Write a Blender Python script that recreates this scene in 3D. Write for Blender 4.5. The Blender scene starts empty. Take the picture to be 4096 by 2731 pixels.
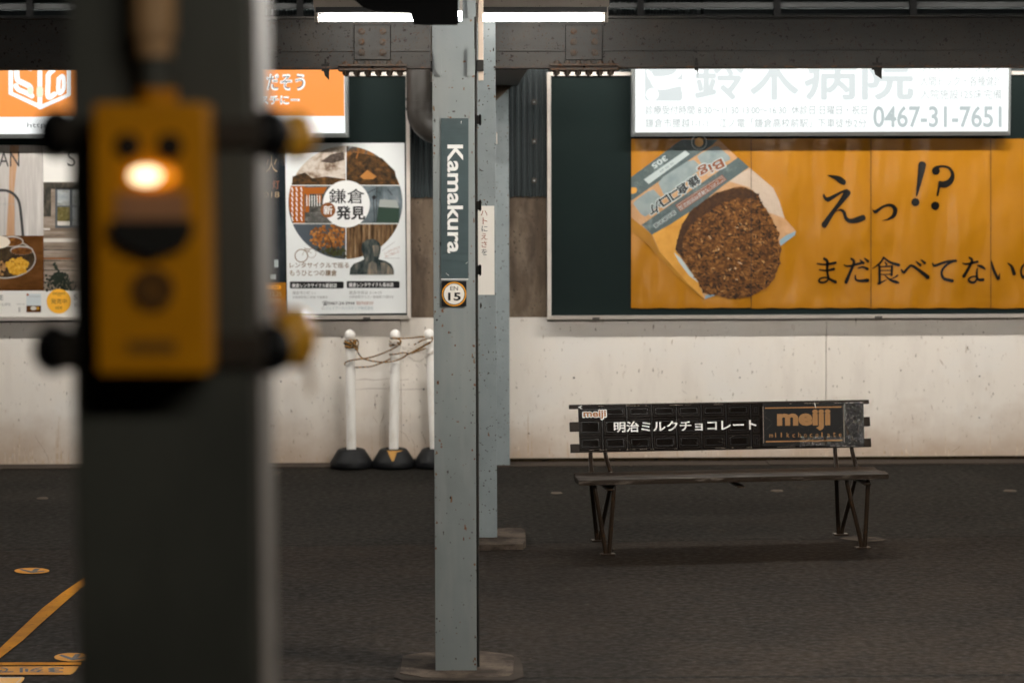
import bpy, bmesh, math, random
from mathutils import Vector, Matrix
from mathutils.geometry import tessellate_polygon
random.seed(7)
S = bpy.context.scene
C = S.collection
rad = math.radians

# ------------------------------------------------------------------ camera
FPX = 85 / 36 * 4096
CAM_H, YAW, PITCH, ROLL = 1.85, 1.0, 4.345, 0.17
ROT = Matrix.Rotation(-rad(YAW), 3, 'Z') @ Matrix.Rotation(math.pi/2 - rad(PITCH), 3, 'X') @ Matrix.Rotation(-rad(ROLL), 3, 'Z')
EYE = Vector((0, 0, CAM_H))
cam = bpy.data.cameras.new('camera')
cam.lens, cam.sensor_width = 85, 36
cam.clip_start, cam.clip_end = 0.05, 500
cam.dof.use_dof = True
cam.dof.focus_distance = 10.1
cam.dof.aperture_fstop = 3.3
camo = bpy.data.objects.new('camera', cam)
camo.matrix_world = Matrix.Translation(EYE) @ ROT.to_4x4()
C.objects.link(camo)
S.camera = camo

# ------------------------------------------------------------------ night sky and exposure
W = bpy.data.worlds.new('World')
S.world = W
W.use_nodes = True
wn = W.node_tree.nodes
sky = wn.new('ShaderNodeTexSky')
sky.sky_type = 'NISHITA'
sky.sun_disc = False
sky.sun_elevation = rad(-6)
sky.sun_rotation = rad(200)
W.node_tree.links.new(sky.outputs[0], wn['Background'].inputs[0])
wn['Background'].inputs[1].default_value = 0.05
S.view_settings.view_transform = 'Standard'
S.view_settings.look = 'None'
S.view_settings.exposure = 0
S.view_settings.gamma = 1
S.cycles.max_bounces = 8
S.cycles.sample_clamp_indirect = 4
TUBE_VISIBLE = 32
TUBE_WALL = 292
FILL_FRONT = 30
FILL_NEAR = 120
FILL_COLUMN = 1300
FILL_BENCH = 480

# ------------------------------------------------------------------ pixel of the photograph -> point in the place
def ray(px, py):
    return ROT @ Vector(((px - 2048) / FPX, -(py - 1365.5) / FPX, -1))
def atY(px, py, Y):
    d = ray(px, py)
    return EYE + d * (Y / d.y)
def atZ(px, py, z=0):
    d = ray(px, py)
    return EYE + d * ((z - CAM_H) / d.z)
def atP(px, py, p, n):
    d = ray(px, py)
    return EYE + d * ((p - EYE).dot(n) / d.dot(n))

# ------------------------------------------------------------------ materials
MATS = {}
def mat(name, col, rough=0.6, metal=0.0, over=(), bump=None, spec=0.5, emit=None, estr=0.0, coat=0.0, rvar=None, zdirt=None):
    """over: list of (scale xyz or number, colour, t0, t1, detail) noise overlays in object space"""
    if name in MATS: return MATS[name]
    m = bpy.data.materials.new(name)
    m.use_nodes = True
    nt = m.node_tree; N = nt.nodes; L = nt.links
    b = N['Principled BSDF']
    b.inputs['Roughness'].default_value = rough
    b.inputs['Metallic'].default_value = metal
    b.inputs['Specular IOR Level'].default_value = spec
    b.inputs['Coat Weight'].default_value = coat
    b.inputs['Coat Roughness'].default_value = 0.12
    tc = N.new('ShaderNodeTexCoord')
    def noise(scale, detail, seed):
        mp = N.new('ShaderNodeMapping')
        sc = scale if isinstance(scale, (tuple, list)) else (scale,)*3
        mp.inputs['Scale'].default_value = sc
        mp.inputs['Location'].default_value = (seed*3.7, seed*1.3, seed*2.1)
        L.new(tc.outputs['Object'], mp.inputs[0])
        t = N.new('ShaderNodeTexNoise')
        t.inputs['Scale'].default_value = 1
        t.inputs['Detail'].default_value = detail
        t.inputs['Roughness'].default_value = 0.6
        L.new(mp.outputs[0], t.inputs['Vector'])
        return t.outputs['Fac']
    last = None
    for i, o in enumerate(over):
        scale, c2, t0, t1, det = o
        f = noise(scale, det, i + 1)
        mr = N.new('ShaderNodeMapRange')
        mr.inputs['From Min'].default_value = t0
        mr.inputs['From Max'].default_value = t1
        L.new(f, mr.inputs['Value'])
        mx = N.new('ShaderNodeMix'); mx.data_type = 'RGBA'
        L.new(mr.outputs[0], mx.inputs[0])
        if last is None: mx.inputs[6].default_value = (*col, 1)
        else: L.new(last, mx.inputs[6])
        mx.inputs[7].default_value = (*c2, 1)
        last = mx.outputs[2]
    if zdirt:
        sx = N.new('ShaderNodeSeparateXYZ'); L.new(tc.outputs['Object'], sx.inputs[0])
        f = noise((2.6, 2.6, 4), 7, 7)
        ad = N.new('ShaderNodeMath'); ad.operation = 'MULTIPLY_ADD'; ad.inputs[1].default_value = -.55; L.new(f, ad.inputs[0]); L.new(sx.outputs[2], ad.inputs[2])
        mr = N.new('ShaderNodeMapRange'); L.new(ad.outputs[0], mr.inputs[0])
        for k_, x_ in zip((1, 2, 3, 4), (zdirt[0]-.285, zdirt[1]-.285, zdirt[3], 0)): mr.inputs[k_].default_value = x_
        mx = N.new('ShaderNodeMix'); mx.data_type = 'RGBA'; L.new(mr.outputs[0], mx.inputs[0]); L.new(last, mx.inputs[6]); mx.inputs[7].default_value = (*zdirt[2], 1)
        last = mx.outputs[2]
    if last is None: b.inputs['Base Color'].default_value = (*col, 1)
    else: L.new(last, b.inputs['Base Color'])
    if bump:
        f = noise(bump[0], bump[3] if len(bump) > 3 else 5, 9)
        bn = N.new('ShaderNodeBump')
        bn.inputs['Strength'].default_value = bump[1]
        bn.inputs['Distance'].default_value = bump[2]
        L.new(f, bn.inputs['Height'])
        L.new(bn.outputs[0], b.inputs['Normal'])
    if rvar:
        f = noise(rvar[0], 4, 5)
        mr = N.new('ShaderNodeMapRange')
        mr.inputs['From Min'].default_value = 0.35; mr.inputs['From Max'].default_value = 0.65
        mr.inputs['To Min'].default_value = rvar[1]; mr.inputs['To Max'].default_value = rvar[2]
        L.new(f, mr.inputs['Value']); L.new(mr.outputs[0], b.inputs['Roughness'])
    if emit:
        b.inputs['Emission Color'].default_value = (*emit, 1)
        b.inputs['Emission Strength'].default_value = estr
    MATS[name] = m
    return m

RUST = (0.16, 0.06, 0.02)
M_col = mat('column_paint', (0.225, 0.25, 0.25), 0.42, over=[(3, (0.18, 0.20, 0.20), .4, .75, 4), ((14, 14, 2.2), (0.26, 0.275, 0.27), .5, .8, 3), (34, RUST, .71, .75, 2), (11, (0.17, 0.10, 0.06), .70, .78, 4), (70, (0.06, 0.05, 0.045), .74, .77, 1)], bump=(60, .12, .002))
M_col2 = mat('column_paint_far', (0.235, 0.27, 0.28), 0.34, over=[(5, (0.19, 0.22, 0.23), .4, .7, 4), (70, (0.05, 0.045, 0.04), .69, .72, 1), (34, (0.14, 0.07, 0.03), .71, .75, 2)], bump=(160, .3, .002, 2))
M_peach = mat('plate_lit_peach', (0.56, 0.45, 0.36), 0.5, over=[(60, (0.25, 0.16, 0.1), .68, .73, 2), ((10, 10, 3), (0.48, 0.38, 0.3), .4, .7, 3)])  # warm lamp light on the side plates is put into this peach
M_beam = mat('beam_paint', (0.062, 0.059, 0.055), 0.55, spec=.25, over=[((2, 2, 9), (0.050, 0.049, 0.047), .4, .65, 4), (4, (0.078, 0.068, 0.058), .5, .75, 3), (55, (0.016, 0.011, 0.009), .635, .68, 2), (130, (0.06, 0.03, 0.015), .66, .7, 1)], bump=(80, .15, .002))
M_rust = mat('rusty_bolt_steel', (0.085, 0.068, 0.055), 0.6, spec=.2, over=[(60, (0.10, 0.045, 0.02), .5, .65, 3), (110, (0.03, 0.025, 0.02), .55, .7, 2)], bump=(120, .3, .002))
M_edge = mat('beam_edge_rust', (0.045, 0.035, 0.03), 0.7, over=[((30, 30, 90), (0.13, 0.06, 0.025), .52, .66, 3)], bump=(100, .3, .003))
M_black = mat('black_steel', (0.003, 0.003, 0.003), 0.8, spec=.06)
M_darksteel = mat('dark_steel', (0.018, 0.017, 0.015), 0.55, spec=.25, over=[(20, (0.028, 0.02, 0.014), .5, .7, 3)])
M_fix = mat('fixture_enamel', (0.52, 0.46, 0.39), 0.5, over=[((12, 12, 12), (0.40, 0.33, 0.26), .55, .8, 4), (70, (0.15, 0.09, 0.05), .7, .74, 2)])
M_fixdark = mat('fixture_dark_gap', (0.06, 0.06, 0.06), 0.5)
M_tube = mat('tube_glow', (0.9, 0.9, 0.9), 0.3, emit=(1.0, 0.965, 0.90), estr=TUBE_VISIBLE)
M_tubew = mat('tube_glow_wall_row', (0.9, 0.9, 0.9), 0.3, emit=(1.0, 0.955, 0.885), estr=TUBE_WALL)
M_tubec = mat('fill_tube_column', (0.9, 0.9, 0.9), 0.3, emit=(1.0, 0.94, 0.86), estr=FILL_COLUMN)
M_tubeb = mat('fill_tube_bench', (0.9, 0.9, 0.9), 0.3, emit=(1.0, 0.92, 0.82), estr=FILL_BENCH)
M_tuben = mat('fill_tube_near', (0.9, 0.9, 0.9), 0.3, emit=(1.0, 0.93, 0.82), estr=FILL_NEAR)
M_tubef = mat('fill_tube_front', (0.9, 0.9, 0.9), 0.3, emit=(1.0, 0.95, 0.88), estr=FILL_FRONT)
M_white = mat('white_wall_paint', (0.775, 0.716, 0.645), 0.62, over=[((9, 9, 2.2), (0.69, 0.63, 0.565), .45, .75, 5), (2.2, (0.76, 0.72, 0.67), .5, .7, 3), ((24, 24, 9), (0.52, 0.42, 0.33), .65, .78, 4), ((60, 60, 22), (0.20, 0.15, 0.10), .69, .74, 2)], bump=(30, .12, .003), zdirt=(.03, .36, (.43, .30, .20), .75))
M_brown = mat('stained_concrete', (0.15, 0.108, 0.072), 0.85, over=[((9, 9, 2.2), (0.075, 0.052, 0.036), .42, .62, 6), ((5, 5, 2), (0.24, 0.185, 0.135), .55, .75, 5), (45, (0.04, 0.03, 0.02), .64, .7, 2)], bump=(25, .5, .01))
M_corr = mat('corrugated_paint', (0.026, 0.036, 0.038), 0.5, spec=.3, over=[((8, 8, 2), (0.019, 0.026, 0.028), .4, .7, 4)])
M_skirt = mat('dirty_skirting', (0.040, 0.028, 0.014), 0.9, spec=.1, over=[((14, 14, 14), (0.045, 0.03, 0.011), .5, .72, 4), (30, (0.008, 0.007, 0.005), .5, .7, 3)], bump=(40, .5, .006))
M_board = mat('board_green', (0.0045, 0.0105, 0.010), 0.6, spec=.12, over=[(1.5, (0.006, 0.0135, 0.0125), .4, .7, 3)])
M_alu = mat('pale_aluminium', (0.64, 0.585, 0.53), 0.42, metal=0.0, over=[((3, 3, 30), (0.56, 0.51, 0.46), .5, .75, 3), (60, (0.28, 0.22, 0.17), .70, .75, 2)])
M_alug = mat('grey_aluminium', (0.34, 0.36, 0.36), 0.35, metal=.3)
M_clip = mat('dark_clip', (0.05, 0.042, 0.033), 0.6)
M_gutter = mat('gutter_concrete', (0.045, 0.034, 0.026), 0.9, spec=.2, over=[((3, 12, 4), (0.036, 0.028, 0.022), .4, .7, 4), (50, (0.085, 0.066, 0.052), .6, .75, 2)], bump=(60, .4, .004))
M_pad = mat('footing_concrete', (0.080, 0.062, 0.048), 0.9, spec=.1, over=[(9, (0.024, 0.018, 0.014), .4, .65, 6), (70, (0.025, 0.02, 0.015), .62, .72, 2)], bump=(60, .5, .006))
M_pipe = mat('dark_downpipe', (0.030, 0.027, 0.024), 0.4, spec=.4, over=[((20, 20, 3), (0.018, 0.015, 0.012), .4, .7, 4)])
M_polew = mat('white_plastic', (0.86, 0.83, 0.785), 0.4, over=[((20, 20, 7), (0.72, 0.66, 0.58), .55, .8, 3), (60, (0.35, 0.25, 0.17), .73, .77, 2)])
M_rubber = mat('black_rubber', (0.005, 0.0055, 0.0065), 0.5, spec=.22, over=[(18, (0.011, 0.011, 0.011), .5, .75, 4)], bump=(50, .2, .003))
M_ypatch = mat('worn_yellow_tape', (0.45, 0.22, 0.03), 0.6, over=[(60, (0.2, 0.09, 0.02), .55, .7, 3)])
M_chain = mat('chain_plastic', (0.62, 0.56, 0.49), 0.5, over=[(80, (0.42, 0.36, 0.3), .5, .7, 2)])
M_wood = mat('bench_wood', (0.020, 0.0120, 0.0072), 0.5, spec=.12, over=[((3, 60, 60), (0.016, 0.0095, 0.006), .4, .65, 4), ((6, 40, 40), (0.036, 0.022, 0.0135), .58, .72, 3)], bump=((6, 90, 90), .3, .002))
M_woodworn = mat('bench_wood_worn', (0.026, 0.019, 0.0135), 0.5, spec=.12, over=[((9, 70, 70), (0.018, 0.011, 0.007), .46, .6, 4), ((5, 40, 40), (0.12, 0.10, 0.082), .55, .70, 5)], bump=((6, 90, 90), .3, .002))
M_leg = mat('bench_leg_paint', (0.018, 0.011, 0.0065), 0.28, spec=.4, over=[(40, (0.045, 0.023, 0.01), .58, .7, 3)])
M_yel = mat('callbox_yellow', (0.74, 0.30, 0.003), 0.5, spec=.2, over=[(9, (0.66, 0.26, 0.002), .4, .7, 3)])
M_fgcol = mat('grey_column_paint', (0.084, 0.087, 0.073), 0.5, over=[((6, 6, 2.5), (0.052, 0.055, 0.047), .4, .65, 4), (30, (0.09, 0.07, 0.05), .68, .74, 3)])
M_tan = mat('tan_plastic', (0.50, 0.30, 0.14), 0.5)
M_amber = mat('amber_lens', (0.9, 0.3, 0.02), 0.25, emit=(1.0, 0.30, 0.01), estr=0.9)
M_lamp = mat('lamp_core', (1, .8, .5), 0.3, emit=(1.0, 0.80, 0.48), estr=3.0)
M_sensor = mat('sensor_plate', (0.50, 0.25, 0.13), 0.2)
M_yball = mat('yellow_knob', (0.92, 0.46, 0.04), 0.3)
M_roof = mat('roof_sheet', (0.03, 0.03, 0.03), 0.8, spec=.2)
M_rail = mat('grey_rail', (0.022, 0.023, 0.023), 0.7, spec=.15, over=[((2, 8, 8), (0.012, 0.012, 0.012), .4, .7, 3)])

def asphalt():
    m = bpy.data.materials.new('asphalt'); m.use_nodes = True
    nt = m.node_tree; N = nt.nodes; L = nt.links
    b = N['Principled BSDF']
    tc = N.new('ShaderNodeTexCoord')
    def noise(scale, det=5, rough=.6):
        t = N.new('ShaderNodeTexNoise'); t.inputs['Scale'].default_value = scale
        t.inputs['Detail'].default_value = det; t.inputs['Roughness'].default_value = rough
        L.new(tc.outputs['Object'], t.inputs['Vector']); return t.outputs['Fac']
    def mr(v, a, c, lo=0, hi=1):
        n = N.new('ShaderNodeMapRange'); L.new(v, n.inputs[0])
        for k, x in zip((1, 2, 3, 4), (a, c, lo, hi)): n.inputs[k].default_value = x
        return n.outputs[0]
    def mix(f, a, c):
        n = N.new('ShaderNodeMix'); n.data_type = 'RGBA'; L.new(f, n.inputs[0])
        for k, x in ((6, a), (7, c)):
            if isinstance(x, tuple): n.inputs[k].default_value = (*x, 1)
            else: L.new(x, n.inputs[k])
        return n.outputs[2]
    def math_(op, a, c):
        n = N.new('ShaderNodeMath'); n.operation = op
        for k, x in ((0, a), (1, c)):
            if isinstance(x, (int, float)): n.inputs[k].default_value = x
            else: L.new(x, n.inputs[k])
        return n.outputs[0]
    sx = N.new('ShaderNodeSeparateXYZ'); L.new(tc.outputs['Object'], sx.inputs[0])
    y = math_('SUBTRACT', sx.outputs[1], math_('MULTIPLY', sx.outputs[0], 0.05))
    yw = math_('ADD', y, math_('MULTIPLY', math_('SUBTRACT', noise(7, 6), 0.5), 0.12))
    back = mr(yw, 11.45, 11.62)
    brown = mix(mr(noise(2.3, 6), .35, .65), (0.0135, 0.0100, 0.0076), (0.0225, 0.0167, 0.0124))
    brown = mix(mr(noise(14, 6), .5, .75), brown, (0.0095, 0.0085, 0.0078))
    grey = mix(mr(noise(1.7, 5), .35, .65), (0.0110, 0.0103, 0.0090), (0.0165, 0.0148, 0.0125))
    base = mix(back, brown, grey)
    base = mix(mr(noise(.9, 5), .52, .66, 0, .55), base, (0.0080, 0.0070, 0.0060))
    base = mix(mr(noise(3.6, 7, .7), .56, .70, 0, .5), base, (0.030, 0.0225, 0.0165))
    base = mix(mr(noise(130, 3), .54, .74, 0, .5), base, (0.004, 0.0034, 0.003))
    base = mix(mr(noise(210, 2), .66, .74, 0, .55), base, (0.07, 0.055, 0.043))
    base = mix(mr(noise(24, 2), .73, .76, 0, .5), base, (0.085, 0.062, 0.046))
    # worn joint lines across the platform
    d1 = math_('ABSOLUTE', math_('SUBTRACT', yw, 11.54), 0)
    d2 = math_('ABSOLUTE', math_('SUBTRACT', math_('ADD', sx.outputs[1], math_('MULTIPLY', math_('SUBTRACT', noise(9, 5), .5), .03)), 8.505), 0)
    base = mix(mr(d1, 0.010, 0.03, .75, 0), base, (0.004, 0.0036, 0.003))
    base = mix(mr(d2, 0.008, 0.022, .9, 0), base, (0.003, 0.003, 0.0025))
    L.new(base, b.inputs['Base Color'])
    L.new(mr(noise(30, 4), .3, .7, .55, .85), b.inputs['Roughness'])
    b.inputs['Specular IOR Level'].default_value = 0.04
    bn = N.new('ShaderNodeBump'); bn.inputs['Strength'].default_value = 0.25; bn.inputs['Distance'].default_value = 0.0015
    L.new(noise(140, 3), bn.inputs['Height'])
    L.new(bn.outputs[0], b.inputs['Normal'])
    return m
M_asph = asphalt()

def photo(name, cols, scale, rough=0.25, detail=6, dist=0.0, emit=0):
    """a printed photograph: several ink colours spread by a noise"""
    if name in MATS: return MATS[name]
    m = bpy.data.materials.new(name); m.use_nodes = True
    nt = m.node_tree; N = nt.nodes; L = nt.links; b = N['Principled BSDF']
    tc = N.new('ShaderNodeTexCoord'); mp = N.new('ShaderNodeMapping')
    mp.inputs['Scale'].default_value = scale if isinstance(scale, tuple) else (scale,)*3
    L.new(tc.outputs['Object'], mp.inputs[0])
    t = N.new('ShaderNodeTexNoise'); t.inputs['Scale'].default_value = 1; t.inputs['Detail'].default_value = detail
    t.inputs['Roughness'].default_value = .65; t.inputs['Distortion'].default_value = dist
    L.new(mp.outputs[0], t.inputs['Vector'])
    r = N.new('ShaderNodeValToRGB'); L.new(t.outputs['Fac'], r.inputs[0])
    e = r.color_ramp.elements
    n = len(cols)
    for i, c in enumerate(cols):
        pos = .28 + .44 * i / max(1, n - 1)
        el = e[i] if i < 2 else e.new(pos)
        el.position = pos; el.color = (*c, 1)
    L.new(r.outputs[0], b.inputs['Base Color'])
    b.inputs['Roughness'].default_value = rough
    b.inputs['Specular IOR Level'].default_value = .2
    MATS[name] = m
    return m

def ink(name, col, rough=0.3, **k):
    k.setdefault('spec', .22)
    return mat('print_' + name, col, rough, **k)

# ------------------------------------------------------------------ mesh helpers
LOC = {}
class G:
    def __init__(s): s.v, s.f, s.m, s.sm, s.mats = [], [], [], [], []
    def add(s, vs, fs, m, smooth=False):
        if m not in s.mats: s.mats.append(m)
        k = len(s.v); s.v += [Vector(p) for p in vs]
        for f in fs: s.f.append([i + k for i in f]); s.m.append(s.mats.index(m)); s.sm.append(smooth)
        return s
    def box(s, x0, x1, y0, y1, z0, z1, m, bev=0.0):
        if x1 < x0: x0, x1 = x1, x0
        if z1 < z0: z0, z1 = z1, z0
        return s.obox(Vector(((x0+x1)/2, (y0+y1)/2, (z0+z1)/2)), Vector((1,0,0)), Vector((0,1,0)), Vector((0,0,1)), (x1-x0)/2, abs(y1-y0)/2, (z1-z0)/2, m, bev)
    def obox(s, c, ux, uy, uz, hx, hy, hz, m, bev=0.0):
        bm = bmesh.new(); bmesh.ops.create_cube(bm, size=2)
        for v in bm.verts: v.co = Vector((v.co.x*hx, v.co.y*hy, v.co.z*hz))
        if bev: bmesh.ops.bevel(bm, geom=list(bm.edges), offset=bev, segments=2, profile=.7, affect='EDGES')
        bm.verts.index_update()
        vs = [c + ux*v.co.x + uy*v.co.y + uz*v.co.z for v in bm.verts]
        fs = [[v.index for v in f.verts] for f in bm.faces]
        bm.free(); return s.add(vs, fs, m)
    def cyl(s, p0, p1, r0, m, r1=None, n=20, smooth=True):
        p0, p1 = Vector(p0), Vector(p1); r1 = r0 if r1 is None else r1
        a = (p1 - p0).normalized(); x = a.orthogonal().normalized(); y = a.cross(x)
        ring = lambda p, r: [p + x*r*math.cos(t*2*math.pi/n) + y*r*math.sin(t*2*math.pi/n) for t in range(n)]
        s.add(ring(p0, r0) + ring(p1, r1), [[i, (i+1) % n, n+(i+1) % n, n+i] for i in range(n)], m, smooth)
        s.add(ring(p0, r0), [list(range(n))[::-1]], m); s.add(ring(p1, r1), [list(range(n))], m)
        return s
    def tube(s, pts, r, m, n=8, sub=4):
        P = [Vector(p) for p in pts]
        if sub > 1 and len(P) > 2:
            Q = []
            for i in range(len(P)-1):
                a, b_, c, d = P[max(i-1, 0)], P[i], P[i+1], P[min(i+2, len(P)-1)]
                for k in range(sub):
                    t = k/sub
                    Q.append(.5*((2*b_) + (c-a)*t + (2*a-5*b_+4*c-d)*t*t + (3*b_-a-3*c+d)*t**3))
            P = Q + [P[-1]]
        rings = []; x = None
        for i, p in enumerate(P):
            a = (P[min(i+1, len(P)-1)] - P[max(i-1, 0)]).normalized()
            x = a.orthogonal().normalized() if x is None else (x - a*x.dot(a)).normalized()
            y = a.cross(x); rings += [p + (x*math.cos(t*2*math.pi/n) + y*math.sin(t*2*math.pi/n))*r for t in range(n)]
        fs = [[i*n+j, i*n+(j+1) % n, (i+1)*n+(j+1) % n, (i+1)*n+j] for i in range(len(P)-1) for j in range(n)]
        s.add(rings, fs, m, True)
        s.add(rings[:n], [list(range(n))[::-1]], m); s.add(rings[-n:], [list(range(n))], m)
        return s
    def lathe(s, c, prof, m, n=28, a0=0, a1=2*math.pi, smooth=True, lean=(0, 0)):
        c = Vector(c); full = abs(a1-a0-2*math.pi) < 1e-6; k = n if full else n+1
        vs = [c + Vector((r*math.cos(a0+(a1-a0)*i/n) + lean[0]*z, r*math.sin(a0+(a1-a0)*i/n) + lean[1]*z, z)) for r, z in prof for i in range(k)]
        fs = []
        for j in range(len(prof)-1):
            for i in range(n):
                i2 = (i+1) % k if full else i+1
                fs.append([j*k+i, j*k+i2, (j+1)*k+i2, (j+1)*k+i])
        return s.add(vs, fs, m, smooth)
    def ball(s, c, r, m, sx=1, sy=1, sz=1, n=18):
        c = Vector(c); h = n//2
        vs = [c + Vector((r*sx*math.sin(math.pi*j/h)*math.cos(2*math.pi*i/n), r*sy*math.sin(math.pi*j/h)*math.sin(2*math.pi*i/n), r*sz*math.cos(math.pi*j/h))) for j in range(h+1) for i in range(n)]
        fs = [[j*n+i, (j+1)*n+i, (j+1)*n+(i+1) % n, j*n+(i+1) % n] for j in range(h) for i in range(n)]
        return s.add(vs, fs, m, True)
    def prism(s, poly, m, depth):
        """poly: 3D points (a face seen from the front), depth: vector to the rear face"""
        P = [Vector(p) for p in poly]; n = len(P); d = Vector(depth)
        tri = tessellate_polygon([P])
        s.add(P, [list(t) for t in tri], m)
        s.add([p+d for p in P], [list(t)[::-1] for t in tri], m)
        s.add(P + [p+d for p in P], [[i, n+i, n+(i+1) % n, (i+1) % n] for i in range(n)], m)
        return s
    def build(s, name, parent=None, loc=None):
        o_loc = LOC[parent.name] if parent else Vector(loc or (0, 0, 0))
        me = bpy.data.meshes.new(name)
        me.from_pydata([v - o_loc for v in s.v], [], s.f)
        for m in s.mats: me.materials.append(m)
        me.polygons.foreach_set('material_index', s.m)
        me.polygons.foreach_set('use_smooth', s.sm)
        me.update()
        o = bpy.data.objects.new(name, me); C.objects.link(o)
        if parent: o.parent = parent
        else: o.location = o_loc
        LOC[o.name] = o_loc
        return o

def tag(o, label, cat, group=None, kind=None):
    o['label'] = label; o['category'] = cat
    if group: o['group'] = group
    if kind: o['kind'] = kind
    return o
def thing(name, label, cat, loc=(0, 0, 0), group=None):
    o = bpy.data.objects.new(name, None); o.location = loc; o.empty_display_size = .1
    C.objects.link(o); LOC[o.name] = Vector(loc)
    return tag(o, label, cat, group)
def copy_thing(o, loc, label=None, parent=None):
    c = o.copy(); C.objects.link(c)
    if parent is None: c.location = loc
    else: c.parent = parent
    LOC[c.name] = Vector(loc) if parent is None else LOC[parent.name]
    if label: c['label'] = label
    for ch in list(o.children): copy_thing(ch, loc, None, c)
    return c

# ------------------------------------------------------------------ printing: flat shapes and lettering on a real plane
TXT = {}
def glyphs(s, off):
    k = (s, off)
    if k in TXT: return TXT[k]
    cu = bpy.data.curves.new('lettering', 'FONT'); cu.body = s; cu.offset = off; cu.resolution_u = 4; cu.fill_mode = 'FRONT'
    o = bpy.data.objects.new('lettering', cu); C.objects.link(o)
    bpy.context.view_layer.update()
    me = bpy.data.meshes.new_from_object(o.evaluated_get(bpy.context.evaluated_depsgraph_get()))
    vs = [(v.co.x, v.co.y) for v in me.vertices]; fs = [list(p.vertices) for p in me.polygons]
    bpy.data.objects.remove(o); bpy.data.curves.remove(cu); bpy.data.meshes.remove(me)
    xs = [v[0] for v in vs]; ys = [v[1] for v in vs]
    TXT[k] = (vs, fs, min(xs), max(xs), min(ys), max(ys))
    return TXT[k]
STEP = 0.0005
class P(G):
    """a print on the plane through p with normal n (towards the viewer)"""
    def __init__(s, p, n, step=STEP):
        super().__init__(); s.p = Vector(p); s.n = Vector(n).normalized(); s.step = step
    def at(s, q, layer=0): return atP(q[0], q[1], s.p + s.n*s.step*layer, s.n)
    def poly(s, pts, m, layer=1):
        t = tessellate_polygon([[Vector((a, -b, 0)) for a, b in pts]])
        fs = []
        for tr in t:
            a, b, c = (pts[i] for i in tr)
            cr = (b[0]-a[0])*(c[1]-a[1]) - (b[1]-a[1])*(c[0]-a[0])
            fs.append(list(tr) if cr < 0 else list(tr)[::-1])
        return s.add([s.at(q, layer) for q in pts], fs, m)
    def rect(s, x0, y0, x1, y1, m, layer=1): return s.poly([(x0, y0), (x1, y0), (x1, y1), (x0, y1)], m, layer)
    def rrect(s, x0, y0, x1, y1, r, m, layer=1):
        pts = []
        for cx, cy, a in ((x1-r, y0+r, -90), (x1-r, y1-r, 0), (x0+r, y1-r, 90), (x0+r, y0+r, 180)):
            pts += [(cx+r*math.cos(rad(a+t)), cy+r*math.sin(rad(a+t))) for t in range(0, 91, 18)]
        return s.poly(pts, m, layer)
    def disc(s, cx, cy, rx, m, layer=1, ry=None, n=40):
        ry = ry or rx
        return s.poly([(cx+rx*math.cos(2*math.pi*i/n), cy+ry*math.sin(2*math.pi*i/n)) for i in range(n)], m, layer)
    def ring(s, cx, cy, r, w, m, layer=1, n=40):
        vs, fs = [], []
        for i in range(n):
            c, t = math.cos(2*math.pi*i/n), math.sin(2*math.pi*i/n)
            vs += [s.at((cx+r*c, cy+r*t), layer), s.at((cx+(r-w)*c, cy+(r-w)*t), layer)]
        for i in range(n):
            j = (i+1) % n; fs.append([2*i, 2*i+1, 2*j+1, 2*j])
        return s.add(vs, fs, m)
    def stroke(s, pts, m, layer=1, w=None, sub=6):
        Q = [(a[0], a[1], a[2] if len(a) > 2 else w) for a in pts]
        if len(Q) > 2 and sub > 1:
            R = []
            for i in range(len(Q)-1):
                a, b, c, d = Q[max(i-1, 0)], Q[i], Q[i+1], Q[min(i+2, len(Q)-1)]
                for k in range(sub):
                    t = k/sub
                    R.append(tuple(.5*(2*b[j] + (c[j]-a[j])*t + (2*a[j]-5*b[j]+4*c[j]-d[j])*t*t + (3*b[j]-a[j]-3*c[j]+d[j])*t**3) for j in range(3)))
            Q = R + [Q[-1]]
        vs = []
        for i, q in enumerate(Q):
            a, b = Q[max(i-1, 0)], Q[min(i+1, len(Q)-1)]
            dx, dy = b[0]-a[0], b[1]-a[1]; l = math.hypot(dx, dy) or 1
            nx, ny = -dy/l*q[2]/2, dx/l*q[2]/2
            vs += [s.at((q[0]+nx, q[1]+ny), layer), s.at((q[0]-nx, q[1]-ny), layer)]
        s.add(vs, [[2*i, 2*i+1, 2*i+3, 2*i+2] for i in range(len(Q)-1)], m)
        for q in (Q[0], Q[-1]):
            if q[2] > 2: s.disc(q[0], q[1], q[2]/2, m, layer + .3, n=12)
        return s
    def text(s, body, x0, y0, x1, y1, m, layer=2, off=0.0, ang=0.0, keep=False):
        """fit the lettering into the box; ang turns it about the box centre (degrees, clockwise in the picture);
        the box is given as it would lie unturned"""
        cjk = any(ord(ch) > 0x2000 for ch in body)
        shifts = [(0, 0)]
        if off > 0 and (cjk or off > .05):
            k = 6 if off < .05 else 12
            o_ = off*(.8 if cjk else .75)
            shifts += [(o_*math.cos(2*math.pi*i/k), o_*math.sin(2*math.pi*i/k)) for i in range(k)]
            off = 0
        elif cjk: off = 0
        vs, fs, a, b, c, d = glyphs(body, off)
        R_ = max(abs(q[0]) for q in shifts); a -= R_; b += R_; c -= R_; d += R_
        cx, cy, w, h = (x0+x1)/2, (y0+y1)/2, x1-x0, y1-y0
        sx, sy = w/(b-a), h/(d-c)
        if keep: sx = sy = min(sx, sy)
        ca, sa = math.cos(rad(ang)), math.sin(rad(ang))
        for i, (ox, oy) in enumerate(shifts):
            out = []
            for x, y in vs:
                u, v = (x+ox-(a+b)/2)*sx, -(y+oy-(c+d)/2)*sy
                out.append(s.at((cx+u*ca-v*sa, cy+u*sa+v*ca), layer + i*.07))
            s.add(out, fs, m)
        return s
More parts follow.
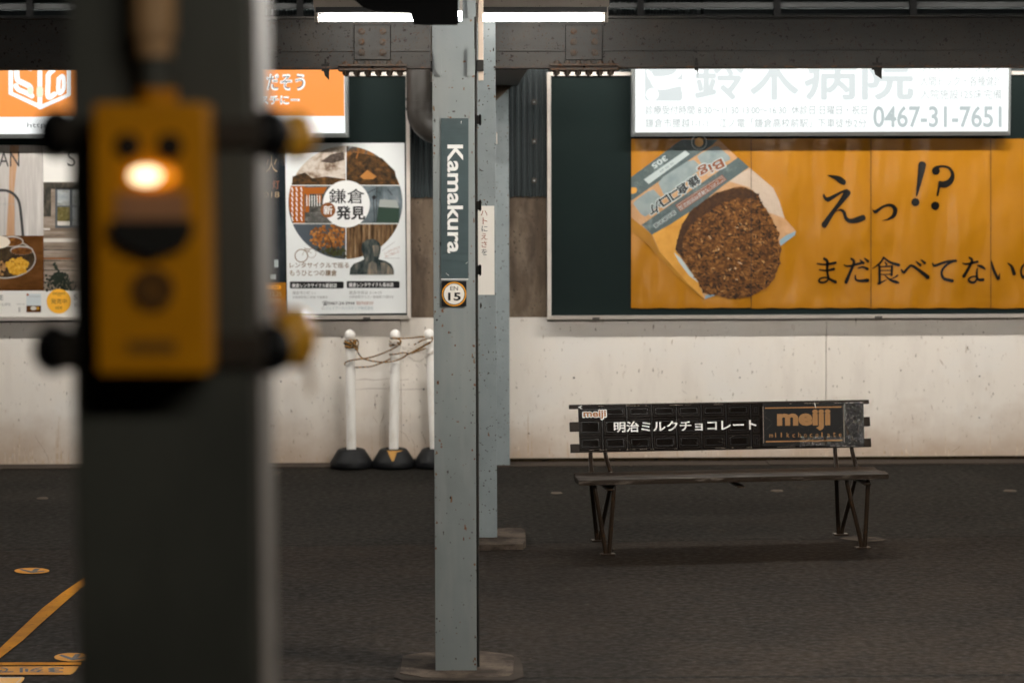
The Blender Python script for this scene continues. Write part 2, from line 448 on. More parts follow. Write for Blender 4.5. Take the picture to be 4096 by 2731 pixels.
def off_box(fx, fy, sc): return lambda x, y: (fx + x/sc, fy + y/sc)
def T(fx, fy, sc, pts): return [(fx + q[0]/sc, fy + q[1]/sc) + tuple(v/sc for v in q[2:]) for q in pts]
def clip(poly, x0, y0, x1, y1):
    for ax, lim, sg in ((0, x0, 1), (0, x1, -1), (1, y0, 1), (1, y1, -1)):
        out = []
        for i, b in enumerate(poly):
            a = poly[i-1]; da, db = (a[ax]-lim)*sg, (b[ax]-lim)*sg
            if (da < 0) != (db < 0):
                t = da/(da-db); out.append((a[0]+(b[0]-a[0])*t, a[1]+(b[1]-a[1])*t))
            if db >= 0: out.append(b)
        poly = out
    return poly

WALL = 14.61      # face of the wall
POST = 14.555     # face of the notice boards
FACE = (0, -1, 0)

# ================================================================== the setting
g = G(); g.add([(-40, -15, 0), (40, -15, 0), (40, 14.9, 0), (-40, 14.9, 0)], [[0, 1, 2, 3]], M_asph)
ground = tag(g.build('ground'), 'dark worn asphalt platform floor with a joint line', 'ground', kind='structure')
g = G()
x = -9.0
while x < 9:
    g.box(x, x + 1.795, 14.415 + random.uniform(-.004, .004), 14.615, -.05, 0.006 + random.uniform(0, .003), M_gutter); x += 1.8
tag(g.build('gutter_kerb'), 'pale concrete gutter strip along the foot of the white wall', 'kerb', kind='structure')

# ---- the wall behind: painted lower half, stained concrete, corrugated sheet
wall = thing('platform_wall', 'long wall, white painted below, stained concrete and corrugated sheet above', 'wall', (0, WALL, 0))
g = G(); g.box(-9, -.42, WALL, WALL+.3, 0, .868, M_white); g.box(-.418, 2.162, WALL, WALL+.3, .028, .885, M_white); g.box(2.166, 9, WALL, WALL+.3, .028, .885, M_white)
g.build('lower_wall', wall)
g = G(); g.box(-.418, 9, WALL+.012, WALL+.29, 0, .0275, M_skirt); g.build('skirting', wall)
g = G(); g.box(-9, 9, WALL+.006, WALL+.28, .8855, 1.66, M_brown); g.build('concrete_band', wall)
g = G()
vs, fs = [], []
x, k = -1.3, 0
while x < 1.4:
    for dx, dy in ((0, 0), (.012, 0), (.017, .014), (.031, .014)):
        vs += [(x+dx, WALL-.012+dy, 1.615 + random.uniform(-.006, .004)), (x+dx, WALL-.012+dy, 3.05)]
    x += .036
fs = [[2*i, 2*i+2, 2*i+3, 2*i+1] for i in range(len(vs)//2-1)]
g.add(vs, fs, M_corr)
g.box(-9, -1.31, WALL-.01, WALL+.1, 1.665, 3.05, M_corr); g.box(1.41, 9, WALL-.01, WALL+.1, 1.665, 3.05, M_corr)
sheet = g.build('corrugated_sheet', wall)
for py in (409, 566, 723):
    c = atY(2137, py, WALL-.02)
    g = G(); g.box(c.x-.014, c.x+.014, WALL-.032, WALL-.013, c.z-.016, c.z+.016, M_clip, .002)
    g.cyl((c.x, WALL-.033, c.z), (c.x, WALL-.042, c.z), .005, M_alug, n=8); g.build('clip', sheet)

# ---- roof of the platform and the rail under it
roof = thing('canopy_roof', 'dark flat canopy roof over the platform', 'roof', (0, 8, 3.05))
g = G(); g.box(-9, 9, 1, 14.9, 3.06, 3.12, M_roof); g.build('roof_sheet', roof)
g = G()
for y in (4.5, 7.0, 9.4): g.box(-9, 9, y-.04, y+.04, 2.97, 3.059, M_darksteel)
g.build('purlin', roof)
rail = thing('wall_rail', 'grey horizontal rail with dark brackets above the steel beam', 'rail', (0, 14.3, 2.7))
z0, z1 = atY(3000, 33, 14.3).z, atY(3000, 12, 14.3).z
g = G(); g.box(-9, 9, 14.28, 14.33, z0, z1, M_rail, .003); g.build('rail_bar', rail)
for px in (2562, 3108, 3652, 4190, 1200, 660, 120):
    c = atY(px, 24, 14.27); g = G(); g.box(c.x-.019, c.x+.019, 14.25, 14.279, z0-.05, z1+.09, M_black); g.build('bracket', rail)
g = G(); g.box(-9, 9, 14.34, 14.40, z0-.17, z0-.035, M_black); g.box(-9, 9, 14.34, 14.40, z1+.03, z1+.22, M_black); g.build('dark_channel', rail)

# ---- steel columns
def h_column(name, label, px_l, px_r, py_mid, Y, m, top, dep=.15, foot=None, group='steel columns under the canopy'):
    a, b = atY(px_l, py_mid, Y), atY(px_r, py_mid, Y)
    cx, w = (a.x+b.x)/2, b.x-a.x
    t = thing(name, label, 'column', (cx, Y+dep/2, 0), group)
    g = G()
    g.box(cx-w/2, cx+w/2, Y, Y+.012, 0, top, m, .0015)
    g.box(cx-w/2, cx+w/2, Y+dep-.012, Y+dep, 0, top, m, .0015)
    g.box(cx-.005, cx+.005, Y+.0125, Y+dep-.0125, 0, top-.001, m)
    g.build('shaft', t)
    return t, cx, w
col1, c1x, c1w = h_column('steel_column', 'nearest grey blue steel column carrying the station name plate', 1735, 1902, 1400, 8.62, M_col, 3.05)
col2, c2x, c2w = h_column('steel_column', 'grey blue steel column with the white vertical notice, behind the name plate column', 1861, 1986, 1400, 11.55, M_col2, 2.72)
col3, c3x, c3w = h_column('steel_column', 'plain grey blue steel column standing against the white wall', 1938, 2038, 1400, 14.46, M_col2, 3.05, dep=.14)
# footings
def footing(parent, pts, h, m=M_pad):
    g = G(); n = len(pts)
    top = [Vector((p.x, p.y, h + random.uniform(-.003, .003))) for p in pts]
    cen = sum((Vector(p) for p in top), Vector())/n
    low = [cen + (Vector((p.x, p.y, 0)) - Vector((cen.x, cen.y, 0)))*1.03 for p in pts]
    for p in low: p.z = -.02
    g.add(top + low, [list(range(n))] + [[i, n+i, n+(i+1) % n, (i+1) % n] for i in range(n)], m)
    return g.build('footing', parent)
q = lambda px, py: atZ(px, py)
footing(col1, [q(1600, 2697), q(1700, 2714), q(1900, 2714), q(2035, 2706), q(2052, 2695), q(2056, 2630), q(2040, 2618), q(1930, 2612), q(1700, 2614), q(1612, 2628)], .006)
footing(col2, [q(1830, 2196), q(1900, 2201), q(2090, 2196), q(2102, 2186), q(2102, 2140), q(2085, 2131), q(1830, 2133)], .028)
# thin flat repair skirt round the first footing
g = G(); g.add([atZ(*p, .004) for p in ((1575, 2706), (1620, 2720), (2050, 2720), (2098, 2704), (2085, 2640), (2050, 2610), (1650, 2612), (1605, 2640))], [list(range(8))], mat('mortar_patch', (0.026, 0.0205, 0.016), .9, spec=.1, over=[(6, (0.04, 0.031, 0.024), .5, .7, 5)]))
tag(g.build('repair_patch'), 'thin mortar patch spread round the foot of the nearest steel column', 'patch')
g = G(); g.add([atZ(*p, .004) for p in ((3355, 2152), (3450, 2166), (3530, 2162), (3545, 2156), (3500, 2147), (3400, 2142))], [list(range(6))], M_pad)
tag(g.build('repair_patch'), 'pale concrete patch under the right hand legs of the bench', 'patch')

# column one: plates beside the flange, stiffeners, pipe with clamps
g = G()
a, b = atY(1912, 0, 8.70), atY(1934, 323, 8.70); g.box(a.x, b.x, 8.69, 8.72, b.z, 3.04, M_peach, .002); g.build('side_plate', col1)
g = G()
a, b = atY(1722, 90, 8.70), atY(1742, 328, 8.70); g.box(a.x, b.x, 8.69, 8.72, b.z, 3.04, M_peach, .002); g.build('side_plate', col1)
g = G()
a, b = atY(1905, 240, 8.66), atY(1935, 285, 8.66); g.box(a.x, b.x, 8.655, 8.688, b.z, a.z, M_darksteel, .003)
a, b = atY(1722, 244, 8.66), atY(1733, 288, 8.66); g.box(a.x, b.x, 8.655, 8.688, b.z, a.z, M_darksteel, .003)
g.build('plate_strap', col1)
for pts in (((1738, 217), (1765, 217), (1766, 300), (1762, 309), (1752, 300), (1742, 280), (1737, 258)), ((1869, 197), (1900, 197), (1900, 300), (1880, 306), (1869, 304)), ((1869, -20), (1903, -20), (1903, 66), (1890, 72), (1870, 70))):
    g = G(); g.prism([atY(x_, y_, 8.613) for x_, y_ in pts], M_col, (0, .009, 0)); g.build('stiffener', col1)
g = G(); p = atY(1908, 1400, 8.67).x
g.cyl((p, 8.68, .0), (p, 8.68, 2.4), .0055, M_darksteel, n=10); pipe1 = g.build('conduit', col1)
for py in (480, 822, 1080):
    c = atY(1908, py, 8.66); g = G(); g.box(c.x-.004, c.x+.016, 8.655, 8.672, c.z-.016, c.z+.016, M_darksteel, .002)
    g.box(c.x+.008, c.x+.014, 8.648, 8.656, c.z-.020, c.z+.020, M_black, .001); g.build('clamp', pipe1)
g = G(); c = atY(1988, 555, 11.56); g.box(c.x-.003, c.x+.002, 11.575, 11.59, c.z-.025, c.z+.03, M_alu); g.build('bracket', col2)

def chips(parent, cx, w, Y, zt, n, seed, m_list):
    rs = random.Random(seed); g = G()
    for k in range(n):
        e = rs.random()
        x = cx + (rs.choice((-1, 1))*(w/2-abs(rs.gauss(0, .006))-.002) if e < .55 else rs.uniform(-w/2+.004, w/2-.004))
        z = rs.uniform(.02, zt); r = rs.choice((.0016, .002, .003, .0045))*rs.uniform(.6, 1.2); st = rs.choice((1, 1, 1.6, 3.2))
        if abs(x-cx) > w/2-r-.0005: x = cx + math.copysign(w/2-r-.0006, x-cx)
        q_ = [(x+r*rs.uniform(.5, 1.1)*math.cos(t*.9), Y-.0006-k*2e-6, z+r*st*rs.uniform(.5, 1.1)*math.sin(t*.9)) for t in range(7)]
        g.add(q_, [list(range(7))], rs.choice(m_list))
    return g.build('rust_spots', parent)
M_r1 = mat('rust_spot', (0.13, 0.05, 0.018), .8, spec=.1); M_r2 = mat('rust_halo', (0.19, 0.115, 0.07), .7, spec=.1); M_r3 = mat('dark_chip', (0.03, 0.024, 0.02), .7, spec=.1)
chips(col1, c1x, c1w, 8.62, 2.4, 120, 3, (M_r1, M_r1, M_r2, M_r3)); chips(col2, c2x, c2w, 11.55, 2.5, 60, 5, (M_r1, M_r3, M_r3)); chips(col3, c3x, c3w, 14.46, 2.2, 40, 8, (M_r1, M_r3))
sw = P((0, WALL-.0004, 0), FACE, .0001)
M_sc1 = mat('wall_scuff', (0.36, 0.27, 0.19), .8, spec=.1); M_sc2 = mat('wall_scuff_dark', (0.15, 0.11, 0.08), .8, spec=.1); M_sc3 = mat('wall_smudge', (0.56, 0.50, 0.45), .8, spec=.1)
zb_ = lambda pts: T(1250, 1250, 2.24, pts)
for q_ in ([(385, 606, 4), (470, 596, 12), (560, 604, 10), (690, 590, 6)], [(385, 690, 4), (520, 680, 10), (690, 682, 6)], [(780, 690, 5), (900, 686, 10), (1030, 684, 4)], [(780, 605, 4), (860, 598, 9)]): sw.stroke(zb_(q_), M_sc3, 1)
for q_ in ([(540, 925, 2), (580, 985, 3)], [(610, 990, 2), (630, 950, 5), (640, 900, 2)], [(780, 1060, 2), (830, 1090, 3), (868, 1150, 3)], [(890, 1130, 3), (915, 1190, 3), (900, 1240, 2)], [(985, 1090, 3), (1005, 1130, 4), (1015, 1175, 5)], [(560, 740, 2), (562, 850, 4), (575, 855, 2)], [(608, 1000, 2), (606, 1200, 2)], [(650, 1010, 2), (654, 1190, 2)]): sw.stroke(zb_(q_), M_sc1, 2)
for q_ in ([(335, 1190, 2), (360, 1240, 3), (420, 1330, 3), (455, 1400, 3), (462, 1465, 4)],): sw.stroke(T(0, 1240, 2.375, q_), M_sc1, 2)
rs = random.Random(77)
for k in range(150):
    px, py = rs.uniform(0, 4090), rs.uniform(1330, 1818)
    if 300 < px < 1080: continue
    L_ = abs(rs.gauss(0, 14))+4; a_ = rs.gauss(1.57, .45)
    sw.stroke([(px, py, 1.2), (px+L_*.5*math.cos(a_)+rs.uniform(-2, 2), py+L_*.5*math.sin(a_), rs.uniform(1.5, 4)), (px+L_*math.cos(a_), py+L_*math.sin(a_), 1)], rs.choice((M_sc1, M_sc3, M_sc3, M_sc3)), 3+k*.01, sub=3)
for k in range(24): sw.disc(rs.choice((rs.uniform(1080, 1730), rs.uniform(2050, 4090))), rs.uniform(1330, 1815), rs.uniform(1.5, 4), rs.choice((M_sc2, M_r3)), 5+k*.01, n=8)
M_sc4 = mat('wall_rust_wash', (0.54, 0.42, 0.31), .8, spec=.1, over=[(30, (0.66, 0.56, 0.46), .45, .65, 4)])
for k in range(110):
    px = rs.choice((rs.uniform(0, 290), rs.uniform(1100, 1720), rs.uniform(2050, 4090), rs.uniform(2050, 4090)))
    yb_ = (1856 if px < 1800 else 1828-(px-2200)*.0042) - 2; h_ = min(190, 18+rs.expovariate(1/38)); w_ = rs.uniform(2, 7)
    sw.stroke([(px, yb_, w_*1.5), (px+rs.uniform(-3, 3), yb_-h_*.4, w_), (px+rs.uniform(-5, 5), yb_-h_, .6)], M_sc4, .3+k*.005, sub=3)
sw.build('scuffs', wall)

# name plate, number plate and white notice
x4 = lambda x, y: (1650 + x/1.742, 400 + y/1.742)
I_plate = ink('plate_teal', (0.065, 0.092, 0.097), .3, over=[(9, (0.055, 0.075, 0.08), .4, .7, 3)], bump=((4, 4, 30), .25, .01, 2))
I_wht = ink('white', (0.82, 0.82, 0.80), .35)
I_blk = ink('black', (0.012, 0.012, 0.013), .35)
np_ = P((0, 8.6175, 0), FACE); K = lambda *v: [x4(v[i], v[i+1]) for i in range(0, len(v), 2)]
np_.rect(*x4(198, 128), *x4(390, 1245), I_plate, 0)
np_.rect(*x4(200, 1245), *x4(389, 1252), I_wht, 0)
c = x4((242+352)/2, (312+1068)/2); hw, hh = (1068-312)/2/1.742, (352-242)/2/1.742
np_.text('Kamakura', c[0]-hw, c[1]-hh, c[0]+hw, c[1]+hh, I_wht, 2, .022, 90)
for a_, b_ in (((340, 148), (339, 168)), ((255, 1225), (232, 1205)), ((370, 1140), (385, 1130))):
    np_.stroke([x4(*a_) + (1.5,), x4(*b_) + (1,)], I_wht, 1.5)
o = np_.build('station_name_sign', loc=(c1x, 8.6175, 1.4)); tag(o, 'dark teal plate with white vertical lettering on the nearest steel column', 'sign')
s_ = P((0, 8.6165, 0), FACE)
I_or = ink('orange', (0.85, 0.36, 0.03), .35); I_cream = ink('cream', (0.80, 0.76, 0.70), .35)
s_.rect(*x4(203, 1262), *x4(376, 1438), I_blk, 0)
c = x4(290, 1352); s_.disc(*c, 48.5, I_or, 1); s_.disc(*c, 44, I_blk, 2); s_.disc(*c, 41, I_cream, 3)
s_.text('EN', *x4(263, 1298), *x4(317, 1326), I_blk, 4, .0); s_.text('15', *x4(248, 1342), *x4(336, 1397), I_blk, 4, .028)
o = s_.build('station_number_sign', loc=(c1x, 8.6165, 1.2)); tag(o, 'small black square with orange ringed number disc below the name plate', 'sign')
w_ = P((0, 11.545, 0), FACE)
I_red = ink('rust_red', (0.33, 0.10, 0.045), .4); I_teal = ink('ink_teal', (0.03, 0.045, 0.05), .4)
g2 = G(); a, b = atY(*x4(449, 738), 11.546), atY(*x4(572, 1357), 11.546)
g2.box(a.x, b.x, 11.5461, 11.5485, b.z, a.z, I_cream)
for ch, x0, y0, x1, y1, m_ in (('ハ', 475, 770, 522, 806, I_red), ('ト', 489, 820, 522, 866, I_red), ('に', 482, 877, 522, 917, I_teal), ('え', 479, 930, 522, 973, I_red), ('さ', 481, 984, 520, 1028, I_red), ('を', 481, 1038, 520, 1081, I_teal)):
    w_.text(ch, *x4(x0, y0), *x4(x1, y1), m_, 1)
w_.add(g2.v, g2.f, I_cream)
o = w_.build('pigeon_notice', loc=(c2x, 11.545, 1.3)); tag(o, 'white vertical notice with brown and dark lettering on the second column', 'notice')

# ---- beam across the picture at the second column
BY0, BY1 = 11.555, 11.70
bz0, bz1 = atY(2450, 271, 11.5).z, atY(2450, 62, 11.5).z
beam = thing('steel_beam', 'heavy rust speckled steel beam spanning the whole platform overhead', 'beam', (c2x, 11.62, bz0))
g = G()
for xa, xb in ((-9, c2x-.066), (c2x+.066, 9)):
    g.box(xa, xb, 11.615, 11.624, bz0+.0105, bz1-.0105, M_beam)
    g.box(xa, xb, 11.55, 11.69, bz1-.010, bz1, M_beam, .001)
    # the lip along the web seen in the photograph
    g.box(xa, xb, 11.607, 11.6145, bz0+.082, bz0+.088, M_beam, .002)
g.build('web', beam)
g = G()
for xa, xb in ((-9, c2x-.066), (c2x+.066, 9)): g.box(xa, xb, 11.54, 11.70, bz0, bz0+.010, M_edge, .001)
g.build('lower_flange', beam)
def hexbolt(g, c, ax, r, h, m):
    ax = Vector(ax); c = Vector(c)
    g.cyl(c, c+ax*h*.25, r*1.25, m, n=20); g.cyl(c+ax*h*.25, c+ax*h, r, m, n=6, smooth=False); g.cyl(c+ax*h, c+ax*h*1.35, r*.5, m, n=12)
# crop of the splice plates: x in photo, 2 columns x 3 rows
def splice(px_c, half):
    a, b = atY(px_c-72, 102, 11.6), atY(px_c+72, 238, 11.6)
    g = G(); g.box(a.x, b.x, 11.604, 11.6065, b.z, a.z, M_beam, .001)
    g.box(a.x-.0022, b.x+.0022, 11.6066, 11.6145, b.z-.0022, a.z+.0022, M_black)  # black rim drawn round the plate as its shadow gap
    sp = g.build('splice_plate', beam)
    for dx in (-42, 42):
        for py in (127, 169, 211):
            c = atY(px_c+dx, py, 11.604); g = G(); hexbolt(g, (c.x, 11.604, c.z), (0, -1, 0), .0135, .016, M_rust); g.build('bolt', sp)
    cx = atY(px_c, 170, 11.55).x
    g = G(); g.box(cx-half, cx+half, 11.525, 11.71, bz0+.0104, bz0+.020, M_rust, .001); g.box(cx-half, cx+half, 11.525, 11.71, bz0-.010, bz0-.0004, M_rust, .001)
    g.box(cx-.006, cx+.006, 11.535, 11.5395, bz0-.001, bz0+.011, M_black)
    fp = g.build('flange_splice', beam)
    for i in range(6):
        bx = cx - half*.80 + half*1.6*i/5
        g = G(); hexbolt(g, (bx, 11.555, bz0+.0202), (0, 0, 1), .0135, .012, M_rust); hexbolt(g, (bx, 11.555, bz0-.0102), (0, 0, -1), .0140, .018, M_rust)
        hexbolt(g, (bx, 11.66, bz0-.0102), (0, 0, -1), .0140, .018, M_rust); g.build('bolt', fp)
splice(1489, .162); splice(2336, .162)
for px, wd, hh in ((1302, 16, 50), (3508, 20, 45), (2786, 7, 40)):
    a, b = atY(px-wd, 271, 11.55), atY(px+wd, 271+hh, 11.55)
    g = G(); g.box(a.x, b.x, 11.545, 11.56, bz0-.012, bz0+.022, M_darksteel, .001)
    g.prism([(a.x+.010, 11.545, bz0-.0122), (b.x-.002, 11.545, bz0-.0122), (b.x-.002, 11.545, b.z), (a.x+.016, 11.545, b.z+.02)], M_darksteel, (0, .012, 0))
    g.cyl(((a.x+b.x)/2, 11.552, bz0+.022), ((a.x+b.x)/2, 11.552, bz0+.045), .005, M_darksteel, n=8)
    g.build('hanger_clamp', beam)
# beam running back to the wall, with its gusset
cb = thing('cross_beam', 'dark steel beam running from the second column back to the wall', 'beam', (c2x+.1, 13, 2.28))
g = G(); g.box(c2x-.06, .285, 11.72, 14.40, 2.272, 2.45, M_darksteel); g.build('cross_girder', cb)
g = G(); g.prism([atY(x_, y_, 14.30) for x_, y_ in ((1950, 318), (2072, 322), (1985, 402), (1950, 435))], M_brown, (0, .05, 0)); g.build('gusset', cb)

# ---- downpipe
dp = thing('downpipe', 'fat dark metal downpipe bending behind the name plate column', 'pipe', (atY(1678, 400, 14.35).x, 14.35, 2))
X = atY(1678, 400, 14.35).x; z = lambda py: atY(1678, py, 14.35).z
g = G(); r = .078
pts = [(X, 14.35, 2.95), (X, 14.35, z(440))] + [(X + .13*(1-math.cos(rad(t))), 14.35, z(440) - .13*math.sin(rad(t))) for t in range(12, 91, 13)] + [(X+.4, 14.35, z(440)-.13)]
g.tube(pts, r, M_pipe, n=28, sub=1); g.build('pipe', dp)
for py in (398, 436):
    g = G(); g.cyl((X, 14.35, z(py)-.008), (X, 14.35, z(py)+.008), r+.004, M_pipe, n=28); g.build('collar', dp)
g = G(); g.box(X+.128, X+.146, 14.35-r-.006, 14.35+r+.006, z(440)-.13-r-.006, z(440)-.13+r+.006, M_pipe, .004); g.build('collar', dp)

# ================================================================== notice boards
def board(label, px_l, px_r, px_ref_top, py_t, py_b, clips, xl=None, xr=None):
    a, b = atY(px_l, py_t, 14.52), atY(px_r, py_b, 14.52)
    x0 = xl if xl is not None else a.x; x1 = xr if xr is not None else b.x
    z0, z1 = b.z, a.z
    t = thing('notice_board', label, 'notice board', ((x0+x1)/2, 14.58, z0), 'notice boards on the platform wall')
    g = G(); g.box(x0+.01, x1-.01, POST+.003, 14.6085, z0+.01, z1-.01, M_board); g.build('back_panel', t)
    w = .022
    g = G()
    P4 = [(x0, z0), (x1, z0), (x1, z1), (x0, z1)]; Q4 = [(x0+w, z0+w), (x1-w, z0+w), (x1-w, z1-w), (x0+w, z1-w)]
    for i in range(4):
        j = (i+1) % 4
        g.prism([(P4[i][0], 14.538, P4[i][1]), (P4[j][0], 14.538, P4[j][1]), (Q4[j][0], 14.53, Q4[j][1]), (Q4[i][0], 14.53, Q4[i][1])], M_alu, (0, .070, 0))
    g.build('frame', t)
    for px in clips:
        c = atY(px, py_b, 14.54).x
        g = G(); g.box(c-.022, c+.022, 14.524, 14.542, z0-.002, z0+.013, M_clip, .001); g.build('clip', t)
    return t, x0, x1, z0, z1
boardL, *_ = board('dark green notice board with four tall posters in a pale frame', 0, 1643, 0, 292, 1277, (1467,), xl=-3.78)
boardR, *_ = board('dark green notice board holding the wide orange banner', 2189, 4096, 0, 289, 1271, (2384, 3513), xr=4.9)

# ---- illuminated signs
def lightbox(name, label, px_l, px_r, py_b, zt, Y, xl=None):
    a, b = atY(px_l, py_b, Y), atY(px_r, py_b, Y)
    x0 = xl if xl is not None else a.x; x1 = b.x; z0 = b.z
    t = thing(name, label, 'illuminated sign', ((x0+x1)/2, Y, z0), 'illuminated signs over the notice boards')
    w = .024
    g = G()
    P4 = [(x0, z0), (x1, z0), (x1, zt), (x0, zt)]; Q4 = [(x0+w*.7, z0+w), (x1-w*.7, z0+w), (x1-w*.7, zt-w), (x0+w*.7, zt-w)]
    for i in range(4):
        j = (i+1) % 4
        g.prism([(P4[i][0], Y+.02, P4[i][1]), (P4[j][0], Y+.02, P4[j][1]), (Q4[j][0], Y, Q4[j][1]), (Q4[i][0], Y, Q4[i][1])], M_alug, (0, .13, 0))
    g.build('casing', t)
    return t, (x0+w*.7, x1-w*.7, z0+w, zt-w)
def glow(name, col, s): return mat('glow_'+name, (0.03, 0.03, 0.03), .3, emit=col, estr=s, spec=.2)
E_white = glow('white', (.97, 1.0, .99), 1.15); E_pale = glow('pale_grey', (0.72, .78, .78), 1.0); E_mid = glow('mid_grey', (0.50, .57, .575), 1.0); E_txt = glow('text_grey', (0.52, .57, .57), 1.0); E_faint = glow('faint_grey', (0.72, .77, .765), 1.0)
E_or = glow('orange', (1.0, .31, .035), 1.0); E_dk = glow('dark_lettering', (.16, .17, .18), 1.0); E_grn = glow('pale_green', (.85, .95, .72), 1.0)
LBY = 14.41
lb, (fx0, fx1, fz0, fz1) = lightbox('illuminated_sign', 'glowing white hospital sign with faint grey lettering above the orange banner', 2530, 4044, 542, 2.62, LBY)
f = P((0, LBY+.008, 0), FACE)
f.add([(fx0-.004, LBY+.008, fz0-.004), (fx1+.004, LBY+.008, fz0-.004), (fx1+.004, LBY+.008, fz1+.004), (fx0-.004, LBY+.008, fz1+.004)], [[0, 1, 2, 3]], E_white)
x5 = lambda x, y: (2450 + x/1.429, 200 + y/1.429)
def t5(body, x0, y0, x1, y1, m, off=0): f.text(body, *x5(x0, y0), *x5(x1, y1), m, 1, off)
for ch, a_, b_ in (('鈴', 465, 755), ('木', 785, 1065), ('病', 1095, 1400), ('院', 1425, 1722)): t5(ch, a_, 8, b_, 288, E_pale, .028)
t5('リハビリテーション', 1760, 76, 2215, 126, E_txt); t5('人間ドック・各種健診', 1760, 150, 2225, 206, E_txt); t5('入院施設125床完備', 1760, 226, 2225, 282, E_txt)
for y in (131, 209, 287): f.stroke([x5(1757, y) + (1.6,), x5(2225, y) + (1.6,)], E_faint, 1)
t5('診療受付時間 8:30～11:30 13:00～16:30  休診日:日曜日・祝日', 187, 318, 1455, 370, E_txt, .012)
t5('鎌倉市腰越1-1-1　江ノ電「鎌倉高校前駅」下車徒歩2分', 187, 392, 1452, 446, E_txt, .012)
t5('0467-31-7651', 1490, 320, 2225, 445, E_mid, .02)
f.rrect(*x5(185, 40), *x5(400, 292), 14, E_pale, 1)
f.stroke([x5(402, 70) + (30,), x5(360, 150) + (24,), x5(240, 170) + (26,), x5(200, 120) + (10,)], E_white, 2); f.stroke([x5(215, 130) + (10,), x5(260, 205) + (30,), x5(390, 190) + (26,), x5(402, 240) + (8,)], E_white, 2.5)
f.disc(*x5(228, 255), 25, E_white, 2)
f.build('sign_face', lb)
ob, (fx0, fx1, fz0, fz1) = lightbox('illuminated_sign', 'glowing orange and white shop sign above the tall posters', 0, 1392, 549, 2.62, LBY, xl=-3.3)
f = P((0, LBY+.008, 0), FACE)
f.add([(fx0-.004, LBY+.008, fz0-.004), (fx1+.004, LBY+.008, fz0-.004), (fx1+.004, LBY+.008, fz1+.004), (fx0-.004, LBY+.008, fz1+.004)], [[0, 1, 2, 3]], E_white)
zb = atY(700, 467, LBY).z; Y1 = LBY+.008-STEP
f.add([(fx0, Y1, zb), (fx1-.004, Y1, zb), (fx1-.004, Y1, fz1), (fx0, Y1, fz1)], [[0, 1, 2, 3]], E_or)
x6 = lambda x, y: (x/1.723, y/1.723)
for body, b4, o1 in (('だそう', (1838, 518, 2096, 618), .05), ('スチにー', (1790, 668, 2058, 716), .055)):
    f.text(body, *x6(b4[0]-8, b4[1]-8), *x6(b4[2]+8, b4[3]+8), E_white, 2, o1); f.text(body, *x6(b4[0]+4, b4[1]+4), *x6(b4[2]-4, b4[3]-4), E_dk, 3, -.006)
f.text('https://', *x6(187, 846), *x6(420, 890), E_dk, 2)
tl = lambda pts: T(0, 270, 5.406, pts)
for pts in ([(232, -500), (232, 560), (890, 862), (1497, 592), (1497, -500)], [(862, -600), (862, 860)]):
    f.stroke([p_ + (19,) for p_ in tl(pts)], E_white, 2, sub=1)
f.stroke([p_ + (20,) for p_ in tl([(340, 400), (400, 480), (560, 550), (690, 620)])], E_white, 2.4)
f.stroke([p_ + (22,) for p_ in tl([(655, 560), (650, 430), (520, 350), (400, 290), (365, 200), (365, -60), (420, -90), (660, 20)])], E_white, 2.2)
f.stroke([p_ + (22,) for p_ in tl([(655, 540), (652, 470)])], E_grn, 2.6); f.stroke([p_ + (26,) for p_ in tl([(862, 470), (862, 590)])], E_grn, 2.8, sub=1)
f.stroke([p_ + (20,) for p_ in tl([(1150, 60), (1050, 160), (1040, 300), (1042, 640), (1180, 580)])], E_white, 2.4)
f.stroke([p_ + (17,) for p_ in tl([(1270, 250), (1370, 200), (1375, 470), (1270, 550), (1268, 250)])], E_white, 2.6)
f.build('sign_face', ob)

# ================================================================== posters
M_vinyl = mat('orange_vinyl', (0.37, 0.150, 0.0028), 0.36, over=[((3, 1, 1.2), (0.345, 0.138, 0.0024), .4, .7, 3)], bump=((4.6, 1, 1.7), .75, .085, 1.4), spec=.3)
I_ink = ink('banner_ink', (0.005, 0.0045, 0.0035), .36, spec=.2, bump=((4.6, 1, 1.7), .75, .085, 1.4))
bn = P((0, POST, 0), FACE)
# wrinkled sheets: slight swells and pulled edges are modelled in the sheets themselves
for i, (xa, xb) in enumerate(((2525, 3004), (3005.5, 3483), (3484.5, 3962), (3963.5, 4441))):
    NX, NZ = 40, 50
    a, b = atY(xa, 556, POST), atY(xb, 1229, POST)
    rs = random.Random(i+3); ph = [rs.uniform(0, 6.28) for _ in range(8)]; kx = [rs.uniform(9, 30) for _ in range(8)]
    vs = []
    for j in range(NZ+1):
        v = j/NZ
        for k in range(NX+1):
            u = k/NX; x = a.x+(b.x-a.x)*u; zz = b.z+(a.z-b.z)*v
            d = sum(math.sin(kx[n]*u+ph[n]+(n-3)*1.1*v)*(.0011 if n < 5 else .0007)*(.35+.65*v) for n in range(8))
            d *= 4*u*(1-u)*.9+.1
            sag = .0035*math.exp(-((v)/.03)**2)*abs(math.sin(4.3*u*math.pi))
            vs.append((x, POST-.006-d*.35-sag*.5+.002*(v == 0), zz-(.004*abs(math.sin(u*4*math.pi+i)) if j == 0 else 0)))
    bn.add(vs, [[j*(NX+1)+k, j*(NX+1)+k+1, (j+1)*(NX+1)+k+1, (j+1)*(NX+1)+k] for j in range(NZ) for k in range(NX)], M_vinyl, True)
bn.p = Vector((0, POST-.0095, 0)); bn.step = .0003
t8 = lambda pts: T(3100, 600, 2.24, pts)
